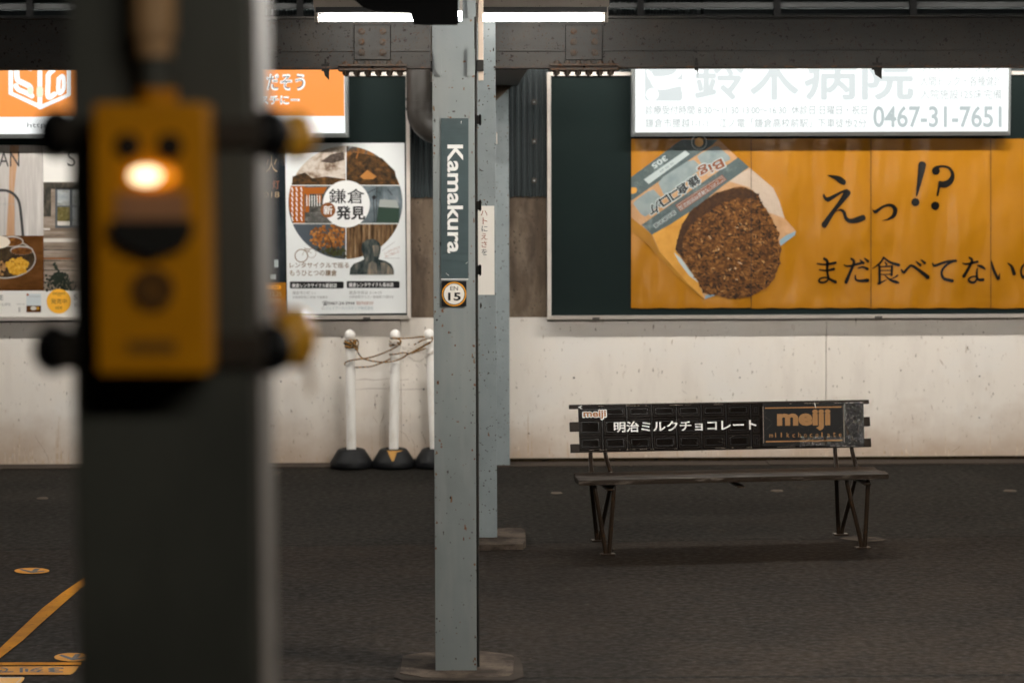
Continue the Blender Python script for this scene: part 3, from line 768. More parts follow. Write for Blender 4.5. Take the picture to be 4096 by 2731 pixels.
def blob(pts, m=I_ink, lay=1, tr=t8):
    Q = tr(pts); n = len(Q); R = []
    for i in range(n):
        a, b, c, d = Q[i-1], Q[i], Q[(i+1) % n], Q[(i+2) % n]
        for k in range(4):
            t = k/4; R.append(tuple(.5*(2*b[j]+(c[j]-a[j])*t+(2*a[j]-5*b[j]+4*c[j]-d[j])*t*t+(3*b[j]-a[j]-3*c[j]+d[j])*t**3) for j in range(2)))
    bn.poly(R, m, lay)
blob([(468, 229), (520, 226), (580, 236), (622, 262), (637, 288), (628, 310), (605, 313), (575, 298), (530, 262)])
blob([(428, 402), (440, 394), (455, 416), (482, 420), (620, 356), (655, 355), (678, 378), (672, 404), (645, 435), (555, 540), (585, 527), (615, 535), (635, 560), (645, 596), (668, 614), (700, 611), (768, 586), (797, 583), (812, 605), (802, 630), (740, 653), (682, 658), (645, 645), (620, 615), (607, 572), (590, 551), (562, 549), (532, 572), (462, 688), (440, 698), (420, 688), (417, 660), (440, 628), (560, 470), (606, 396), (598, 390), (500, 455), (478, 466), (450, 454), (432, 430)])
blob([(872, 523), (881, 536), (896, 539), (960, 500), (1020, 481), (1065, 490), (1092, 520), (1096, 552), (1083, 592), (1050, 618), (1000, 632), (955, 633), (1000, 619), (1038, 592), (1056, 555), (1052, 526), (1034, 510), (1006, 508), (960, 528), (916, 565), (896, 571), (879, 555)])
blob([(1285, 125), (1302, 106), (1328, 104), (1349, 118), (1352, 150), (1320, 270), (1278, 406), (1262, 404), (1274, 270), (1281, 170)])
bn.disc(*t8([(1258, 468)])[0], 16.5, I_ink, 1)
blob([(1405, 186), (1416, 160), (1452, 141), (1510, 138), (1562, 150), (1598, 190), (1610, 236), (1598, 288), (1562, 325), (1520, 341), (1482, 339), (1474, 370), (1464, 410), (1447, 408), (1458, 340), (1467, 280), (1510, 281), (1548, 265), (1573, 230), (1568, 192), (1544, 167), (1502, 158), (1472, 164), (1479, 190), (1464, 217), (1436, 225), (1413, 211)])
bn.disc(*t8([(1436, 500)])[0], 16.8, I_ink, 1)
BR = [  # まだ食べてないの as brush strokes
 [(378, 1018, 12), (450, 1026, 17), (542, 1010, 25)], [(398, 1073, 12), (465, 1080, 17), (528, 1066, 25)], [(442, 975, 26), (470, 1002, 27), (467, 1080, 22), (480, 1145, 22), (505, 1165, 25), (541, 1182, 30)],
 [(480, 1146, 17), (440, 1142, 15), (402, 1155, 18), (396, 1177, 22), (422, 1188, 20), (460, 1178, 18), (480, 1150, 16)],
 [(620, 1030, 12), (660, 1041, 20), (776, 1012, 25)], [(684, 975, 20), (708, 1006, 26), (672, 1098, 27), (637, 1182, 34)], [(745, 1058, 12), (788, 1049, 18), (828, 1066, 28)], [(720, 1122, 12), (722, 1156, 18), (755, 1172, 23), (828, 1168, 34)], [(762, 985, 12), (792, 1013, 27)], [(802, 970, 12), (832, 996, 27)],
 [(975, 960, 14), (942, 1012, 20), (875, 1062, 6)], [(972, 962, 16), (1030, 1005, 22), (1108, 1030, 30)], [(983, 1003, 8), (1000, 1026, 20)], [(936, 1040, 22), (938, 1195, 24)], [(940, 1046, 11), (1052, 1041, 16)], [(1048, 1040, 22), (1045, 1122, 22)], [(940, 1080, 10), (1045, 1078, 10)], [(940, 1116, 10), (1045, 1113, 10)], [(925, 1196, 20), (955, 1184, 16), (1000, 1162, 6)], [(985, 1124, 8), (1035, 1165, 20), (1090, 1184, 28), (1108, 1190, 16)], [(1098, 1124, 16), (1065, 1145, 12), (1030, 1155, 5)],
 [(1134, 1075, 18), (1156, 1096, 24), (1190, 1058, 22), (1222, 1035, 22), (1270, 1062, 28), (1368, 1138, 38)], [(1265, 1000, 12), (1302, 1031, 26)], [(1310, 985, 12), (1342, 1012, 26)],
 [(1412, 1014, 12), (1432, 1036, 24), (1530, 1002, 22), (1620, 993, 26)], [(1606, 998, 14), (1540, 1028, 20), (1494, 1088, 23), (1512, 1150, 27), (1588, 1172, 32)],
 [(1682, 1015, 12), (1720, 1022, 20), (1814, 1001, 23)], [(1742, 965, 18), (1766, 992, 25), (1732, 1062, 25), (1692, 1130, 32)], [(1815, 1035, 10), (1850, 1044, 26), (1880, 1066, 18)], [(1812, 1064, 14), (1808, 1112, 22), (1818, 1158, 22), (1864, 1162, 28)], [(1810, 1132, 16), (1766, 1136, 15), (1736, 1156, 20), (1746, 1180, 22), (1786, 1185, 20), (1812, 1150, 16)],
 [(1940, 998, 10), (1955, 1062, 25), (1984, 1128, 27), (2002, 1154, 26), (2014, 1106, 8)], [(2085, 1014, 10), (2120, 1044, 26), (2142, 1108, 34)],
 [(2294, 1002, 18), (2268, 1080, 22), (2228, 1140, 26), (2206, 1104, 20), (2216, 1044, 18), (2270, 1006, 16), (2330, 1012, 20), (2368, 1070, 25), (2350, 1130, 25), (2296, 1166, 12)]]
for b_ in BR: bn.stroke(t8(b_), I_ink, 1)
# the printed paper bag with the fried cutlet
t6 = lambda pts: T(2500, 520, 2.177, pts); p6 = lambda x, y: (2500+x/2.177, 520+y/2.177)
I_kraft = ink('kraft', (0.50, 0.29, 0.15), .35, bump=((18, 1, 18), .5, .02, 4), over=[(9, (0.40, 0.22, 0.10), .4, .7, 3)]); I_pale = ink('bag_pale', (0.46, 0.36, 0.275), .35, bump=((18, 1, 18), .6, .02, 4), over=[(6, (0.50, 0.40, 0.32), .4, .7, 3)])
I_slate = ink('slate', (0.085, 0.112, 0.112), .35, bump=((18, 1, 18), .5, .02, 4), over=[(22, (0.075, 0.105, 0.108), .42, .62, 4), (14, (0.17, 0.215, 0.215), .55, .72, 3)]); I_tile = ink('tile_blue', (0.25, 0.30, 0.30), .35, over=[(16, (0.19, 0.24, 0.245), .4, .7, 3)])
I_lab = ink('label_pale', (0.42, 0.48, 0.48), .35); I_brn = ink('brown', (0.20, 0.068, 0.032), .35); I_gold = ink('bag_gold', (0.62, 0.31, 0.055), .32, over=[(8, (0.48, 0.22, 0.03), .4, .7, 3)]); I_lbl = ink('light_blue', (0.22, 0.31, 0.35), .35)
I_crumb = photo('print_crumbs', [(0.010, 0.004, 0.0015), (0.043, 0.0155, 0.0035), (0.11, 0.041, 0.008), (0.20, 0.082, 0.016), (0.5, 0.3, 0.15)], (24, 24, 40), .4, 12, 1.2)
I_crumbd = photo('print_crumbs_dark', [(0.025, 0.012, 0.006), (0.05, 0.02, 0.007), (0.085, 0.035, 0.01)], 40, .4, 7, .4)
I_shade = ink('bag_underside', (0.30, 0.135, 0.012), .35, over=[(5, (0.40, 0.18, 0.014), .4, .7, 2)])
def bp(pts, m, lay): bn.poly(t6(pts), m, lay)
bp([(54, 765), (235, 912), (420, 1090), (690, 1470), (640, 1440), (430, 1250), (200, 1000), (54, 880)], I_shade, 1)
bp([(54, 412), (470, 100), (500, 84), (815, 84), (980, 240), (1080, 325), (1290, 505), (1345, 620), (1390, 770), (1490, 880), (1355, 1010), (1250, 1300), (775, 1440), (695, 1472), (560, 1350), (300, 1060), (235, 912), (54, 760)], I_kraft, 2)
bp([(880, 440), (1090, 335), (1290, 505), (1345, 620), (1390, 770), (1200, 700), (1080, 500)], I_pale, 3)
bp([(240, 908), (600, 690), (440, 1050), (640, 1330), (690, 1465), (560, 1350), (300, 1060)], I_gold, 3)
bp([(425, 1065), (490, 1120), (640, 1330), (560, 1270), (470, 1150)], I_lab, 3.5)
bp([(1490, 880), (1478, 915), (1355, 1010), (1345, 960), (1400, 920)], I_lbl, 3.4); bp([(695, 1472), (700, 1440), (775, 1425), (780, 1440)], I_lbl, 3.4)
bp([(54, 412), (470, 100), (500, 84), (808, 84), (760, 135), (600, 235), (54, 618)], I_slate, 3)
bp([(165, 432), (525, 180), (563, 211), (207, 472)], I_lab, 4)
for cx, cy, r_ in ((645, 108, 20), (78, 522, 24)):
    if cx > 100: bn.disc(*p6(cx, cy), 17.5, I_gold, 4); bn.ring(*p6(cx, cy), 31, 3, I_lab, 4)
    else: bn.poly([p for p in t6([(55, 505), (70, 499), (95, 502), (106, 520), (98, 545), (72, 557), (55, 556)])], I_gold, 4)
bp([(145, 826), (985, 240), (1080, 325), (860, 480), (600, 690), (400, 820), (235, 912)], I_slate, 3.2)
for q_ in ([(70, 640), (95, 610), (200, 535), (250, 520), (318, 590), (312, 640), (210, 735), (175, 755), (140, 735)], [(290, 462), (330, 410), (540, 275), (600, 262), (655, 312), (650, 350), (420, 520), (370, 560), (335, 560)], [(628, 232), (660, 205), (780, 142), (815, 145), (915, 235), (915, 262), (720, 350), (690, 340)]): bp(q_, I_tile, 3.6)
bp([(437, 655), (845, 390), (886, 435), (482, 713)], I_brn, 4)
for q_ in ([(452, 657), (842, 402)], [(484, 700), (872, 433)], [(452, 657), (484, 700)], [(842, 402), (872, 433)]): bn.stroke([p_ + (1.3,) for p_ in t6(q_)], I_lab, 5)
def bagtext(body, start, end, h, m, lay, off=0, grow=0):
    (x0, y0), (x1, y1) = p6(*start), p6(*end)
    L_ = math.hypot(x1-x0, y1-y0) + grow; cx, cy = (x0+x1)/2, (y0+y1)/2; hh = (h/2.177 + grow)/2
    bn.text(body, cx-L_/2, cy-hh, cx+L_/2, cy+hh, m, lay, off, math.degrees(math.atan2(y1-y0, x1-x0)))
bagtext('Big', (850, 270), (645, 375), 105, I_lab, 5, .075, 9); bagtext('Big', (850, 270), (645, 375), 105, I_brn, 6, .02)
for body, s0, s1, h in (('鎌', (645, 420), (555, 478), 92), ('倉', (545, 485), (455, 545), 92), ('コ', (470, 540), (395, 588), 78), ('ロ', (385, 590), (310, 640), 82), ('ッ', (312, 628), (262, 664), 60), ('ケ', (285, 665), (212, 722), 90)):
    bagtext(body, s0, s1, h, I_lab, 5, .085, 8); bagtext(body, s0, s1, h, I_blk, 6, .03)
bagtext('ことのいち鎌倉特別限定品', (850, 428), (474, 682), 34, I_lab, 5)
bagtext('ビッグ', (815, 340), (715, 395), 30, I_lab, 5.5)
bagtext('305', (362, 240), (240, 322), 48, I_lab, 5, .03); bagtext('企画・販売・製造', (425, 285), (305, 365), 20, I_slate, 5)
bagtext('鎌倉屋本舗', (442, 712), (255, 842), 42, I_lab, 5, .11); bagtext('鎌倉屋本舗', (438, 715), (259, 839), 36, I_blk, 6, .01)
cut = [(437, 1040), (455, 960), (475, 880), (510, 800), (560, 720), (625, 660), (700, 605), (780, 558), (860, 528), (950, 502), (1050, 498), (1120, 530), (1160, 560), (1172, 590), (1190, 630), (1230, 685), (1262, 740), (1290, 800), (1318, 850), (1345, 900), (1338, 960), (1358, 1040), (1350, 1110), (1348, 1170), (1310, 1250), (1300, 1300), (1230, 1372), (1180, 1400), (1080, 1450), (990, 1458), (900, 1466), (820, 1440), (740, 1432), (690, 1420), (655, 1370), (640, 1330), (560, 1210), (500, 1120), (455, 1070)]
rj = random.Random(5); cutj = []
for i, c_ in enumerate(cut):
    d_ = cut[(i+1) % len(cut)]
    for k in range(3):
        t = k/3; cutj.append((c_[0]+(d_[0]-c_[0])*t+rj.uniform(-6, 6), c_[1]+(d_[1]-c_[1])*t+rj.uniform(-6, 6)))
bp(cutj, I_crumb, 7)
bp([(437, 1040), (475, 880), (560, 720), (700, 605), (860, 528), (1050, 500), (1160, 560), (1130, 600), (960, 600), (800, 660), (690, 740), (570, 830), (510, 930), (500, 1040), (500, 1110)], I_crumbd, 8)
for xs in (3004.7, 3483.7, 3963): bn.stroke([(xs, 557, 2.2), (xs+.3, 1232, 2.6)], I_blk, 14, sub=1)  # ink lines paint the edge shadow where the sheets meet
I_fl = [ink('flake_%d' % i, c_, .45) for i, c_ in enumerate(((0.23, 0.095, 0.020), (0.15, 0.058, 0.012), (0.40, 0.215, 0.075), (0.026, 0.010, 0.0035), (0.011, 0.005, 0.002), (0.62, 0.44, 0.27)))]
rf = random.Random(31)
from mathutils.geometry import intersect_point_tri_2d
def inside(x, y, poly):
    r_ = False
    for i in range(len(poly)):
        (xa, ya_), (xb, yb_) = poly[i-1], poly[i]
        if (ya_ > y) != (yb_ > y) and x < (xb-xa)*(y-ya_)/(yb_-ya_)+xa: r_ = not r_
    return r_
nfl = 0
while nfl < 900:
    cx_, cy_ = rf.uniform(440, 1355), rf.uniform(500, 1465)
    if not inside(cx_, cy_, cut) or inside(cx_, cy_, [(437, 1040), (475, 880), (560, 720), (700, 605), (860, 528), (1050, 500), (1160, 560), (1130, 600), (960, 600), (800, 660), (690, 740), (570, 830), (510, 930), (500, 1040)]): continue
    edge = math.hypot((cx_-900)/470, (cy_-1030)/460)
    up_ = (cy_-1000)/450
    k_ = rf.choices(range(6), (3, 3, 1.3*max(.1, 1-edge), 2.5+2*edge, 2+3*edge, .5*max(.0, .8-edge)))[0]
    L_, w_, a_ = rf.uniform(12, 48)*(1.3 if k_ < 3 else 1), rf.uniform(6, 18), rf.gauss(.5, .7)
    n_ = 7; q_ = []
    for i in range(n_):
        t = 2*math.pi*i/n_; u_, v_ = L_*.5*math.cos(t)*rf.uniform(.6, 1.2), w_*.5*math.sin(t)*rf.uniform(.6, 1.3)
        q_.append((cx_+u_*math.cos(a_)-v_*math.sin(a_), cy_+u_*math.sin(a_)+v_*math.cos(a_)))
    bp(q_, I_fl[k_], 8.2+nfl*.004); nfl += 1
ban = tag(bn.build('wide_banner', loc=(2.6, POST, 1.4)), 'wide wrinkled orange banner with a fried cutlet in a paper bag', 'banner')

def poster(px_l, px_r, py_t, py_b, base):
    s = P((0, POST-.003, 0), FACE)
    s.rect(px_l, py_t, px_r, py_b, base, 0)
    return s
def done(s, label, px): return tag(s.build('poster', loc=(atY(px, 900, POST).x, POST, 1.2)), label, 'poster', 'tall posters on the notice board')
I_paper = ink('paper', (0.74, 0.76, 0.76), .16, bump=((5, 1, 5), .25, .02, 3), spec=.6); I_warm = ink('warm_paper', (0.72, 0.70, 0.66), .25, bump=((4, 1, 4), .25, .02, 3))
# cycling poster
d = P((0, POST-.003, 0), FACE); x2 = lambda x, y: (1000 + x/1.363, 200 + y/1.363)
d.poly([x2(191, 509), x2(842, 507), x2(852, 1434), x2(203, 1440)], I_paper, 0)
cc = x2(520, 832); rx, ry = 311/1.363, 308/1.363
circ = [(cc[0]+rx*math.cos(2*math.pi*i/90), cc[1]+ry*math.sin(2*math.pi*i/90)) for i in range(90)]
xm = x2(523, 0)[0]; ya, yb = x2(0, 739)[1], x2(0, 947)[1]; gp = 1.8
cells = {
 'a': ((0, 0, xm-gp, ya-gp), photo('print_festival', [(0.05, 0.04, 0.035), (0.20, 0.14, 0.10), (0.50, 0.42, 0.35), (0.62, 0.56, 0.50), (0.30, 0.10, 0.03)], (12, 12, 14))),
 'b': ((xm+gp, 0, 4096, ya-gp), photo('print_lantern', [(0.03, 0.025, 0.02), (0.08, 0.045, 0.02), (0.30, 0.13, 0.04), (0.06, 0.07, 0.07), (0.5, 0.5, 0.5)], (15, 15, 12))),
 'c': ((0, ya+gp, xm-gp, yb-gp), photo('print_steps', [(0.02, 0.025, 0.025), (0.05, 0.05, 0.045), (0.10, 0.095, 0.085), (0.26, 0.26, 0.25)], (16, 16, 30))),
 'd': ((xm+gp, ya+gp, 4096, yb-gp), photo('print_tram', [(0.02, 0.03, 0.03), (0.09, 0.115, 0.125), (0.15, 0.18, 0.2), (0.30, 0.33, 0.34)], (9, 9, 7))),
 'e': ((0, yb+gp, xm-gp, 4096), ink('dusk_sky', (0.075, 0.09, 0.105), .2)),
 'f': ((xm+gp, yb+gp, 4096, 4096), photo('print_bamboo', [(0.02, 0.012, 0.008), (0.07, 0.04, 0.02), (0.20, 0.12, 0.06), (0.35, 0.26, 0.16)], (60, 60, 5)))}
for r4, m_ in cells.values(): d.poly(clip(circ, *r4), m_, 1)
I_tori = ink('vermilion', (0.34, 0.10, 0.018), .25)
def cp(pts, m, lay, key):
    q_ = clip([x2(*p) for p in pts], *cells[key][0])
    if len(q_) > 2: d.poly(q_, m, lay)
cp([(222, 742), (298, 742), (298, 944), (238, 944), (215, 870), (212, 800)], I_tori, 2, 'c'); cp([(298, 750), (420, 748), (400, 785), (298, 785)], I_tori, 2, 'c'); cp([(305, 785), (325, 785), (322, 885), (302, 885)], I_tori, 2, 'c'); cp([(360, 790), (392, 790), (386, 838), (366, 832)], I_tori, 2, 'c')
for px_ in (228, 252, 278):
    for k in range(7): d.stroke([x2(px_, 752+k*27) + (5,), x2(px_+6, 770+k*27) + (3,)], I_wht, 3)
for k in range(6): d.stroke([x2(310+k*14, 795) + (3,), x2(310+k*14, 850) + (3,)], I_wht, 2.6)
for k in range(7): d.stroke([x2(325-k*3, 890+k*9) + (2.4,), x2(415+k*3, 890+k*9) + (2.4,)], photo('print_stair', [(0.10, 0.10, 0.095), (0.2, 0.2, 0.19)], 30), 2.5)
cp([(700, 850), (815, 858), (812, 944), (690, 940)], ink('tram_green', (0.035, 0.06, 0.045), .25), 2, 'd'); cp([(708, 815), (800, 820), (812, 862), (702, 856)], ink('tram_cream', (0.33, 0.35, 0.33), .25), 2.2, 'd')
for q_ in ([(690, 745), (690, 940)], [(750, 760), (775, 790)], [(640, 780), (700, 750)], [(672, 800), (680, 938)]): d.stroke([x2(*p) + (2.4,) for p in q_], I_blk, 2.6)
d.disc(*x2(676, 804), 8, I_blk, 2.7)
rl = random.Random(11); I_leaf = [ink('autumn_a', (0.30, 0.115, 0.025), .3), ink('autumn_b', (0.16, 0.06, 0.018), .3), ink('autumn_c', (0.44, 0.19, 0.05), .3), ink('trunk_dark', (0.03, 0.022, 0.018), .3), ink('hedge_dark', (0.05, 0.055, 0.02), .3)]
for k in range(260):
    a_ = rl.uniform(0, 6.28); r_ = rl.random()**.6; cx_, cy_ = 430+105*r_*math.cos(a_), 1020+72*r_*math.sin(a_)
    if cx_ < 515 and (cx_-520)**2+(cy_-832)**2 < 296**2 and cy_ > 955: d.disc(*x2(cx_, cy_), rl.uniform(2.5, 7), I_leaf[rl.choice((0, 0, 1, 2, 1))], 2+k*.012, n=6)
d.stroke([x2(452, 1118) + (6,), x2(445, 1060) + (4,), x2(425, 1010) + (2,)], I_leaf[3], 5.3)
for k in range(90):
    cx_, cy_ = rl.uniform(365, 518), rl.uniform(1085, 1138)
    if (cx_-520)**2+(cy_-832)**2 < 296**2: d.disc(*x2(cx_, cy_), rl.uniform(3, 7), I_leaf[rl.choice((4, 4, 3))], 5.4+k*.01, n=6)
I_cir = ink('circle_white', (0.78, 0.78, 0.77), .16); I_cap = ink('brown_disc', (0.22, 0.085, 0.03), .25); I_txt = ink('text_brown', (0.17, 0.095, 0.035), .3); I_gtx = ink('text_grey', (0.30, 0.30, 0.30), .3)
for key, pts_, m_ in (('a', [(228, 742), (232, 690), (300, 668), (340, 700), (420, 690), (520, 705), (520, 742)], 'print_crowd'), ('b', [(525, 742), (525, 600), (560, 560), (640, 570), (720, 590), (790, 660), (808, 742)], 'print_shrine')):
    cp(pts_, photo(m_, [(0.015, 0.012, 0.01), (0.04, 0.028, 0.018), (0.10, 0.05, 0.02), (0.20, 0.10, 0.035)], (26, 26, 30), detail=5), 2, key)
d.stroke([x2(580, 590) + (5,), x2(590, 560) + (5,)], I_leaf[0], 3); d.poly([x2(*p) for p in ((600, 690), (640, 655), (690, 690), (670, 705), (620, 705))], I_leaf[2], 3)
d.poly([x2(*p) for p in ((385, 610), (440, 570), (510, 555), (516, 600), (450, 618))], photo('print_thatch', [(0.03, 0.025, 0.02), (0.08, 0.06, 0.05), (0.14, 0.11, 0.09)], 60), 2)
d.disc(*x2(525, 840), 94, I_cir, 7)
d.text('鎌倉', *x2(430, 757), *x2(624, 838), I_blk, 8, .012); d.text('発見', *x2(470, 850), *x2(628, 926), I_blk, 8, .04)
d.disc(*x2(425, 873), 30, I_cap, 8); d.text('新', *x2(400, 848), *x2(450, 898), I_cir, 9, .02)
d.stroke([x2(320, 1085) + (2,)]*2, I_txt, 1)
d.ring(*x2(280, 1122), 27, 3.5, I_txt, 1); d.ring(*x2(335, 1108), 19, 1.5, I_txt, 1)
for q_ in ([(285, 1120), (300, 1085), (335, 1108)], [(296, 1076), (312, 1108), (335, 1080)], [(300, 1085), (332, 1084)], [(325, 1072), (345, 1080)]): d.stroke([x2(*p) + (2,) for p in q_], I_txt, 1.5, sub=1)
d.text('レンタサイクルで巡る', *x2(216, 1158), *x2(540, 1188), I_txt, 1, .014); d.text('もうひとつの鎌倉', *x2(216, 1198), *x2(474, 1232), I_txt, 1, .014)
I_stat = photo('print_bronze', [(0.012, 0.018, 0.018), (0.03, 0.04, 0.04), (0.07, 0.08, 0.075), (0.16, 0.15, 0.13)], (26, 26, 12)); I_statl = photo('print_bronze_lit', [(0.05, 0.06, 0.055), (0.14, 0.13, 0.11), (0.34, 0.26, 0.19)], (40, 40, 9))
sc = [(543, 1224), (546, 1190), (565, 1165), (605, 1150), (622, 1140), (616, 1115), (606, 1085), (612, 1052), (640, 1032), (680, 1032), (706, 1050), (714, 1080), (708, 1115), (702, 1140), (740, 1150), (770, 1168), (784, 1195), (785, 1224)]
d.poly([x2(*p) for p in sc], I_stat, 6); d.poly([x2(*p) for p in ((640, 1224), (645, 1165), (668, 1150), (690, 1165), (696, 1224))], I_statl, 6.4); d.poly([x2(*p) for p in ((712, 1158), (745, 1160), (775, 1195), (778, 1224), (720, 1224))], I_statl, 6.4); d.poly([x2(*p) for p in ((668, 1066), (700, 1064), (704, 1090), (694, 1126), (676, 1124))], I_statl, 6.4)
d.stroke([x2(720, 1095) + (1.5,), x2(790, 1045) + (1.5,)], I_gtx, 1); d.stroke([x2(730, 1135) + (1.5,), x2(816, 1135) + (1.5,)], I_gtx, 1)
d.text('レンタサイクルで', *x2(730, 1084), *x2(820, 1100), I_red, 1, .0, -22); d.text('巡って来ました！', *x2(735, 1104), *x2(818, 1119), I_red, 1, .0, -22)
d.rrect(*x2(217, 1262), *x2(511, 1300), 5, I_blk, 1); d.rrect(*x2(527, 1260), *x2(816, 1298), 5, I_blk, 1)
d.text('鎌倉レンタサイクル駅前店', *x2(229, 1272), *x2(473, 1295), I_cir, 2, .015); d.text('鎌倉レンタサイクル長谷店', *x2(539, 1268), *x2(782, 1292), I_cir, 2, .015)
d.text('鎌倉市小町 1-1', *x2(232, 1314), *x2(356, 1334), I_gtx, 1); d.text('JR鎌倉駅東口 駅前 交番裏手', *x2(232, 1340), *x2(424, 1357), I_gtx, 1); d.text('鎌倉市長谷 2-14-10', *x2(540, 1312), *x2(717, 1332), I_gtx, 1); d.text('JR鎌倉駅から江ノ島電鉄で3駅5分', *x2(540, 1337), *x2(783, 1356), I_gtx, 1)
d.text('☎0467-24-3944', *x2(394, 1368), *x2(570, 1392), I_blk, 1, .012); d.text('電話予約受付中', *x2(580, 1370), *x2(672, 1389), I_red, 1); d.text('ジェイアールバステック株式会社', *x2(412, 1398), *x2(672, 1416), ink('text_blue', (0.28, 0.36, 0.40), .3), 1)
d.stroke([x2(392, 1402) + (1.5,), x2(406, 1402) + (1.5,), x2(406, 1414) + (1.5,), x2(392, 1414) + (1.5,), x2(392, 1402) + (1.5,)], I_gtx, 1, sub=1)
done(d, 'white cycling poster with a round photo collage and a seated bronze figure', 1385)
# dark poster mostly behind the near column
d = P((0, POST-.0025, 0), FACE); x9 = lambda x, y: (1050 + x/2.09, 550 + y/2.09)
I_navy = photo('print_night', [(0.006, 0.009, 0.012), (0.015, 0.02, 0.025), (0.03, 0.035, 0.04)], (5, 5, 4)); I_goldt = ink('pale_gold', (0.42, 0.30, 0.17), .3); I_aut = ink('brown_orange', (0.34, 0.135, 0.012), .3)
d.rect(656, 580, 1139, 1265, I_navy, 0); d.rect(656, 1130, *x9(196, 1500), I_aut, 1)
d.text('2018', *x9(-40, 455), *x9(140, 502), I_goldt, 1); d.text('冬の花火', 900, 620, 1109, 690, I_goldt, 1); d.text('灯', *x9(80, 360), *x9(140, 430), I_red, 1)
d.rect(*x9(95, 1022), *x9(130, 1085), I_lab, 1); d.rect(*x9(60, 1145), *x9(110, 1185), I_lab, 1); d.rrect(*x9(10, 1234), *x9(156, 1268), 7, I_or, 2); d.text('開催中', *x9(90, 1242), *x9(138, 1262), I_txt, 3)
d.text('12.25', *x9(60, 1290), *x9(158, 1325), I_goldt, 2); d.text('鎌倉海岸', *x9(60, 1345), *x9(158, 1385), I_goldt, 2)
done(d, 'dark night poster with an orange foot, half hidden by the near column', 900)
# house front poster
d = P((0, POST-.003, 0), FACE); x1 = lambda x, y: (x/1.96, 550 + y/1.96)
d.poly([x1(336, 62), x1(1276, 64), x1(1280, 1405), x1(350, 1405)], I_warm, 0)
I_fac = photo('print_house', [(0.06, 0.045, 0.035), (0.20, 0.155, 0.12), (0.30, 0.245, 0.20), (0.40, 0.34, 0.29)], (3, 3, 22)); I_fdk = photo('print_branches', [(0.02, 0.022, 0.02), (0.06, 0.055, 0.045), (0.15, 0.12, 0.09)], (30, 30, 14))
I_wfr = ink('window_blue', (0.075, 0.085, 0.095), .3); I_pan = photo('print_panes', [(0.20, 0.24, 0.27), (0.38, 0.40, 0.40), (0.10, 0.085, 0.05)], (8, 8, 20)); I_hed = photo('print_reflected_hedge', [(0.05, 0.045, 0.015), (0.13, 0.11, 0.04), (0.25, 0.21, 0.10)], 40); I_cre = ink('cream_board', (0.58, 0.54, 0.49), .3)
d.rect(*x1(340, 350), *x1(1278, 1200), I_fac, 1); d.rect(*x1(342, 352), *x1(400, 620), I_fdk, 2); d.rect(*x1(400, 352), *x1(640, 405), I_fdk, 2)
d.rect(*x1(432, 395), *x1(800, 712), I_wfr, 2)
for a_, m_ in (((450, 412, 550, 535), I_pan), ((450, 545, 550, 660), I_hed), ((450, 655, 550, 690), I_cre), ((572, 412, 690, 535), I_pan), ((572, 545, 690, 690), I_pan)): d.rect(*x1(*a_[:2]), *x1(*a_[2:]), m_, 3)
d.rect(*x1(342, 710), *x1(800, 735), ink('taupe', (0.17, 0.125, 0.09), .3), 2.5); d.rect(*x1(343, 792), *x1(900, 820), I_cre, 2); d.rect(*x1(343, 712), *x1(392, 726), I_cre, 3)
for y_ in (880, 965, 1040, 1135): d.stroke([x1(343, y_) + (4,), x1(900, y_+5) + (3,)], I_fdk, 2.2)
d.stroke([x1(343, 948) + (6,), x1(575, 950) + (6,)], I_cap, 2.4)
I_plant = ink('plant_dark', (0.022, 0.028, 0.02), .3)
for k in range(240):
    t = rl.random(); cx_ = 470 + rl.gauss(0, 26+60*t); cy_ = 1060+140*t; 
    if 346 < cx_ < 640 and cy_ < 1198: d.disc(*x1(cx_, cy_), rl.uniform(2.5, 7), I_plant, 3+k*.01, n=6)
for k in range(16): d.disc(*x1(425+k*2.8+rl.uniform(-9, 9), 985+k*6), rl.uniform(3, 6), I_plant, 5.5+k*.01, n=6)
I_dk = ink('thin_dark', (0.05, 0.05, 0.05), .3)
d.text('S', *x1(530, 100), *x1(598, 228), I_dk, 1); d.text('SHONAN', *x1(700, 100), *x1(1200, 228), I_dk, 1)
I_sun = ink('sun_yellow', (0.85, 0.43, 0.045), .3)
d.disc(*x1(462, 1283), 49, I_sun, 6.5); d.text('SHONAN', *x1(412, 1212), *x1(510, 1232), I_txt, 7, .01); d.text('TIME', *x1(447, 1234), *x1(478, 1244), I_txt, 7); d.text('発売中', *x1(400, 1264), *x1(524, 1304), I_txt, 7, .008); d.text('9月号', *x1(434, 1324), *x1(487, 1348), I_txt, 7, .02)
d.text('S', *x1(582, 1230), *x1(612, 1272), I_dk, 1); d.text('SLOW LIFE', *x1(585, 1300), *x1(800, 1325), I_dk, 1)
done(d, 'poster of a wooden house window with a round yellow badge', 330)
# curry poster at the frame's edge
d = P((0, POST-.0035, 0), FACE)
d.poly([x1(-606, 62), x1(334, 62), x1(350, 1404), x1(-600, 1404)], I_warm, 0)
I_cur = photo('print_curtain', [(0.55, 0.52, 0.49), (0.44, 0.41, 0.385), (0.60, 0.57, 0.54)], (22, 22, 1.5)); I_drape = photo('print_drape', [(0.36, 0.19, 0.10), (0.46, 0.28, 0.17), (0.52, 0.38, 0.28)], (30, 30, 1.5)); I_tab = photo('print_table', [(0.045, 0.018, 0.006), (0.10, 0.04, 0.012), (0.17, 0.075, 0.025)], (3, 3, 9))
d.poly([x1(-606, 63), x1(334, 63), x1(341, 770), x1(-606, 770)], I_cur, 1); d.poly([x1(78, 63), x1(150, 63), x1(110, 420), x1(120, 770), x1(50, 770), x1(70, 420)], I_drape, 2); d.poly([x1(-606, 770), x1(341, 770), x1(345, 1200), x1(-606, 1200)], I_tab, 2)
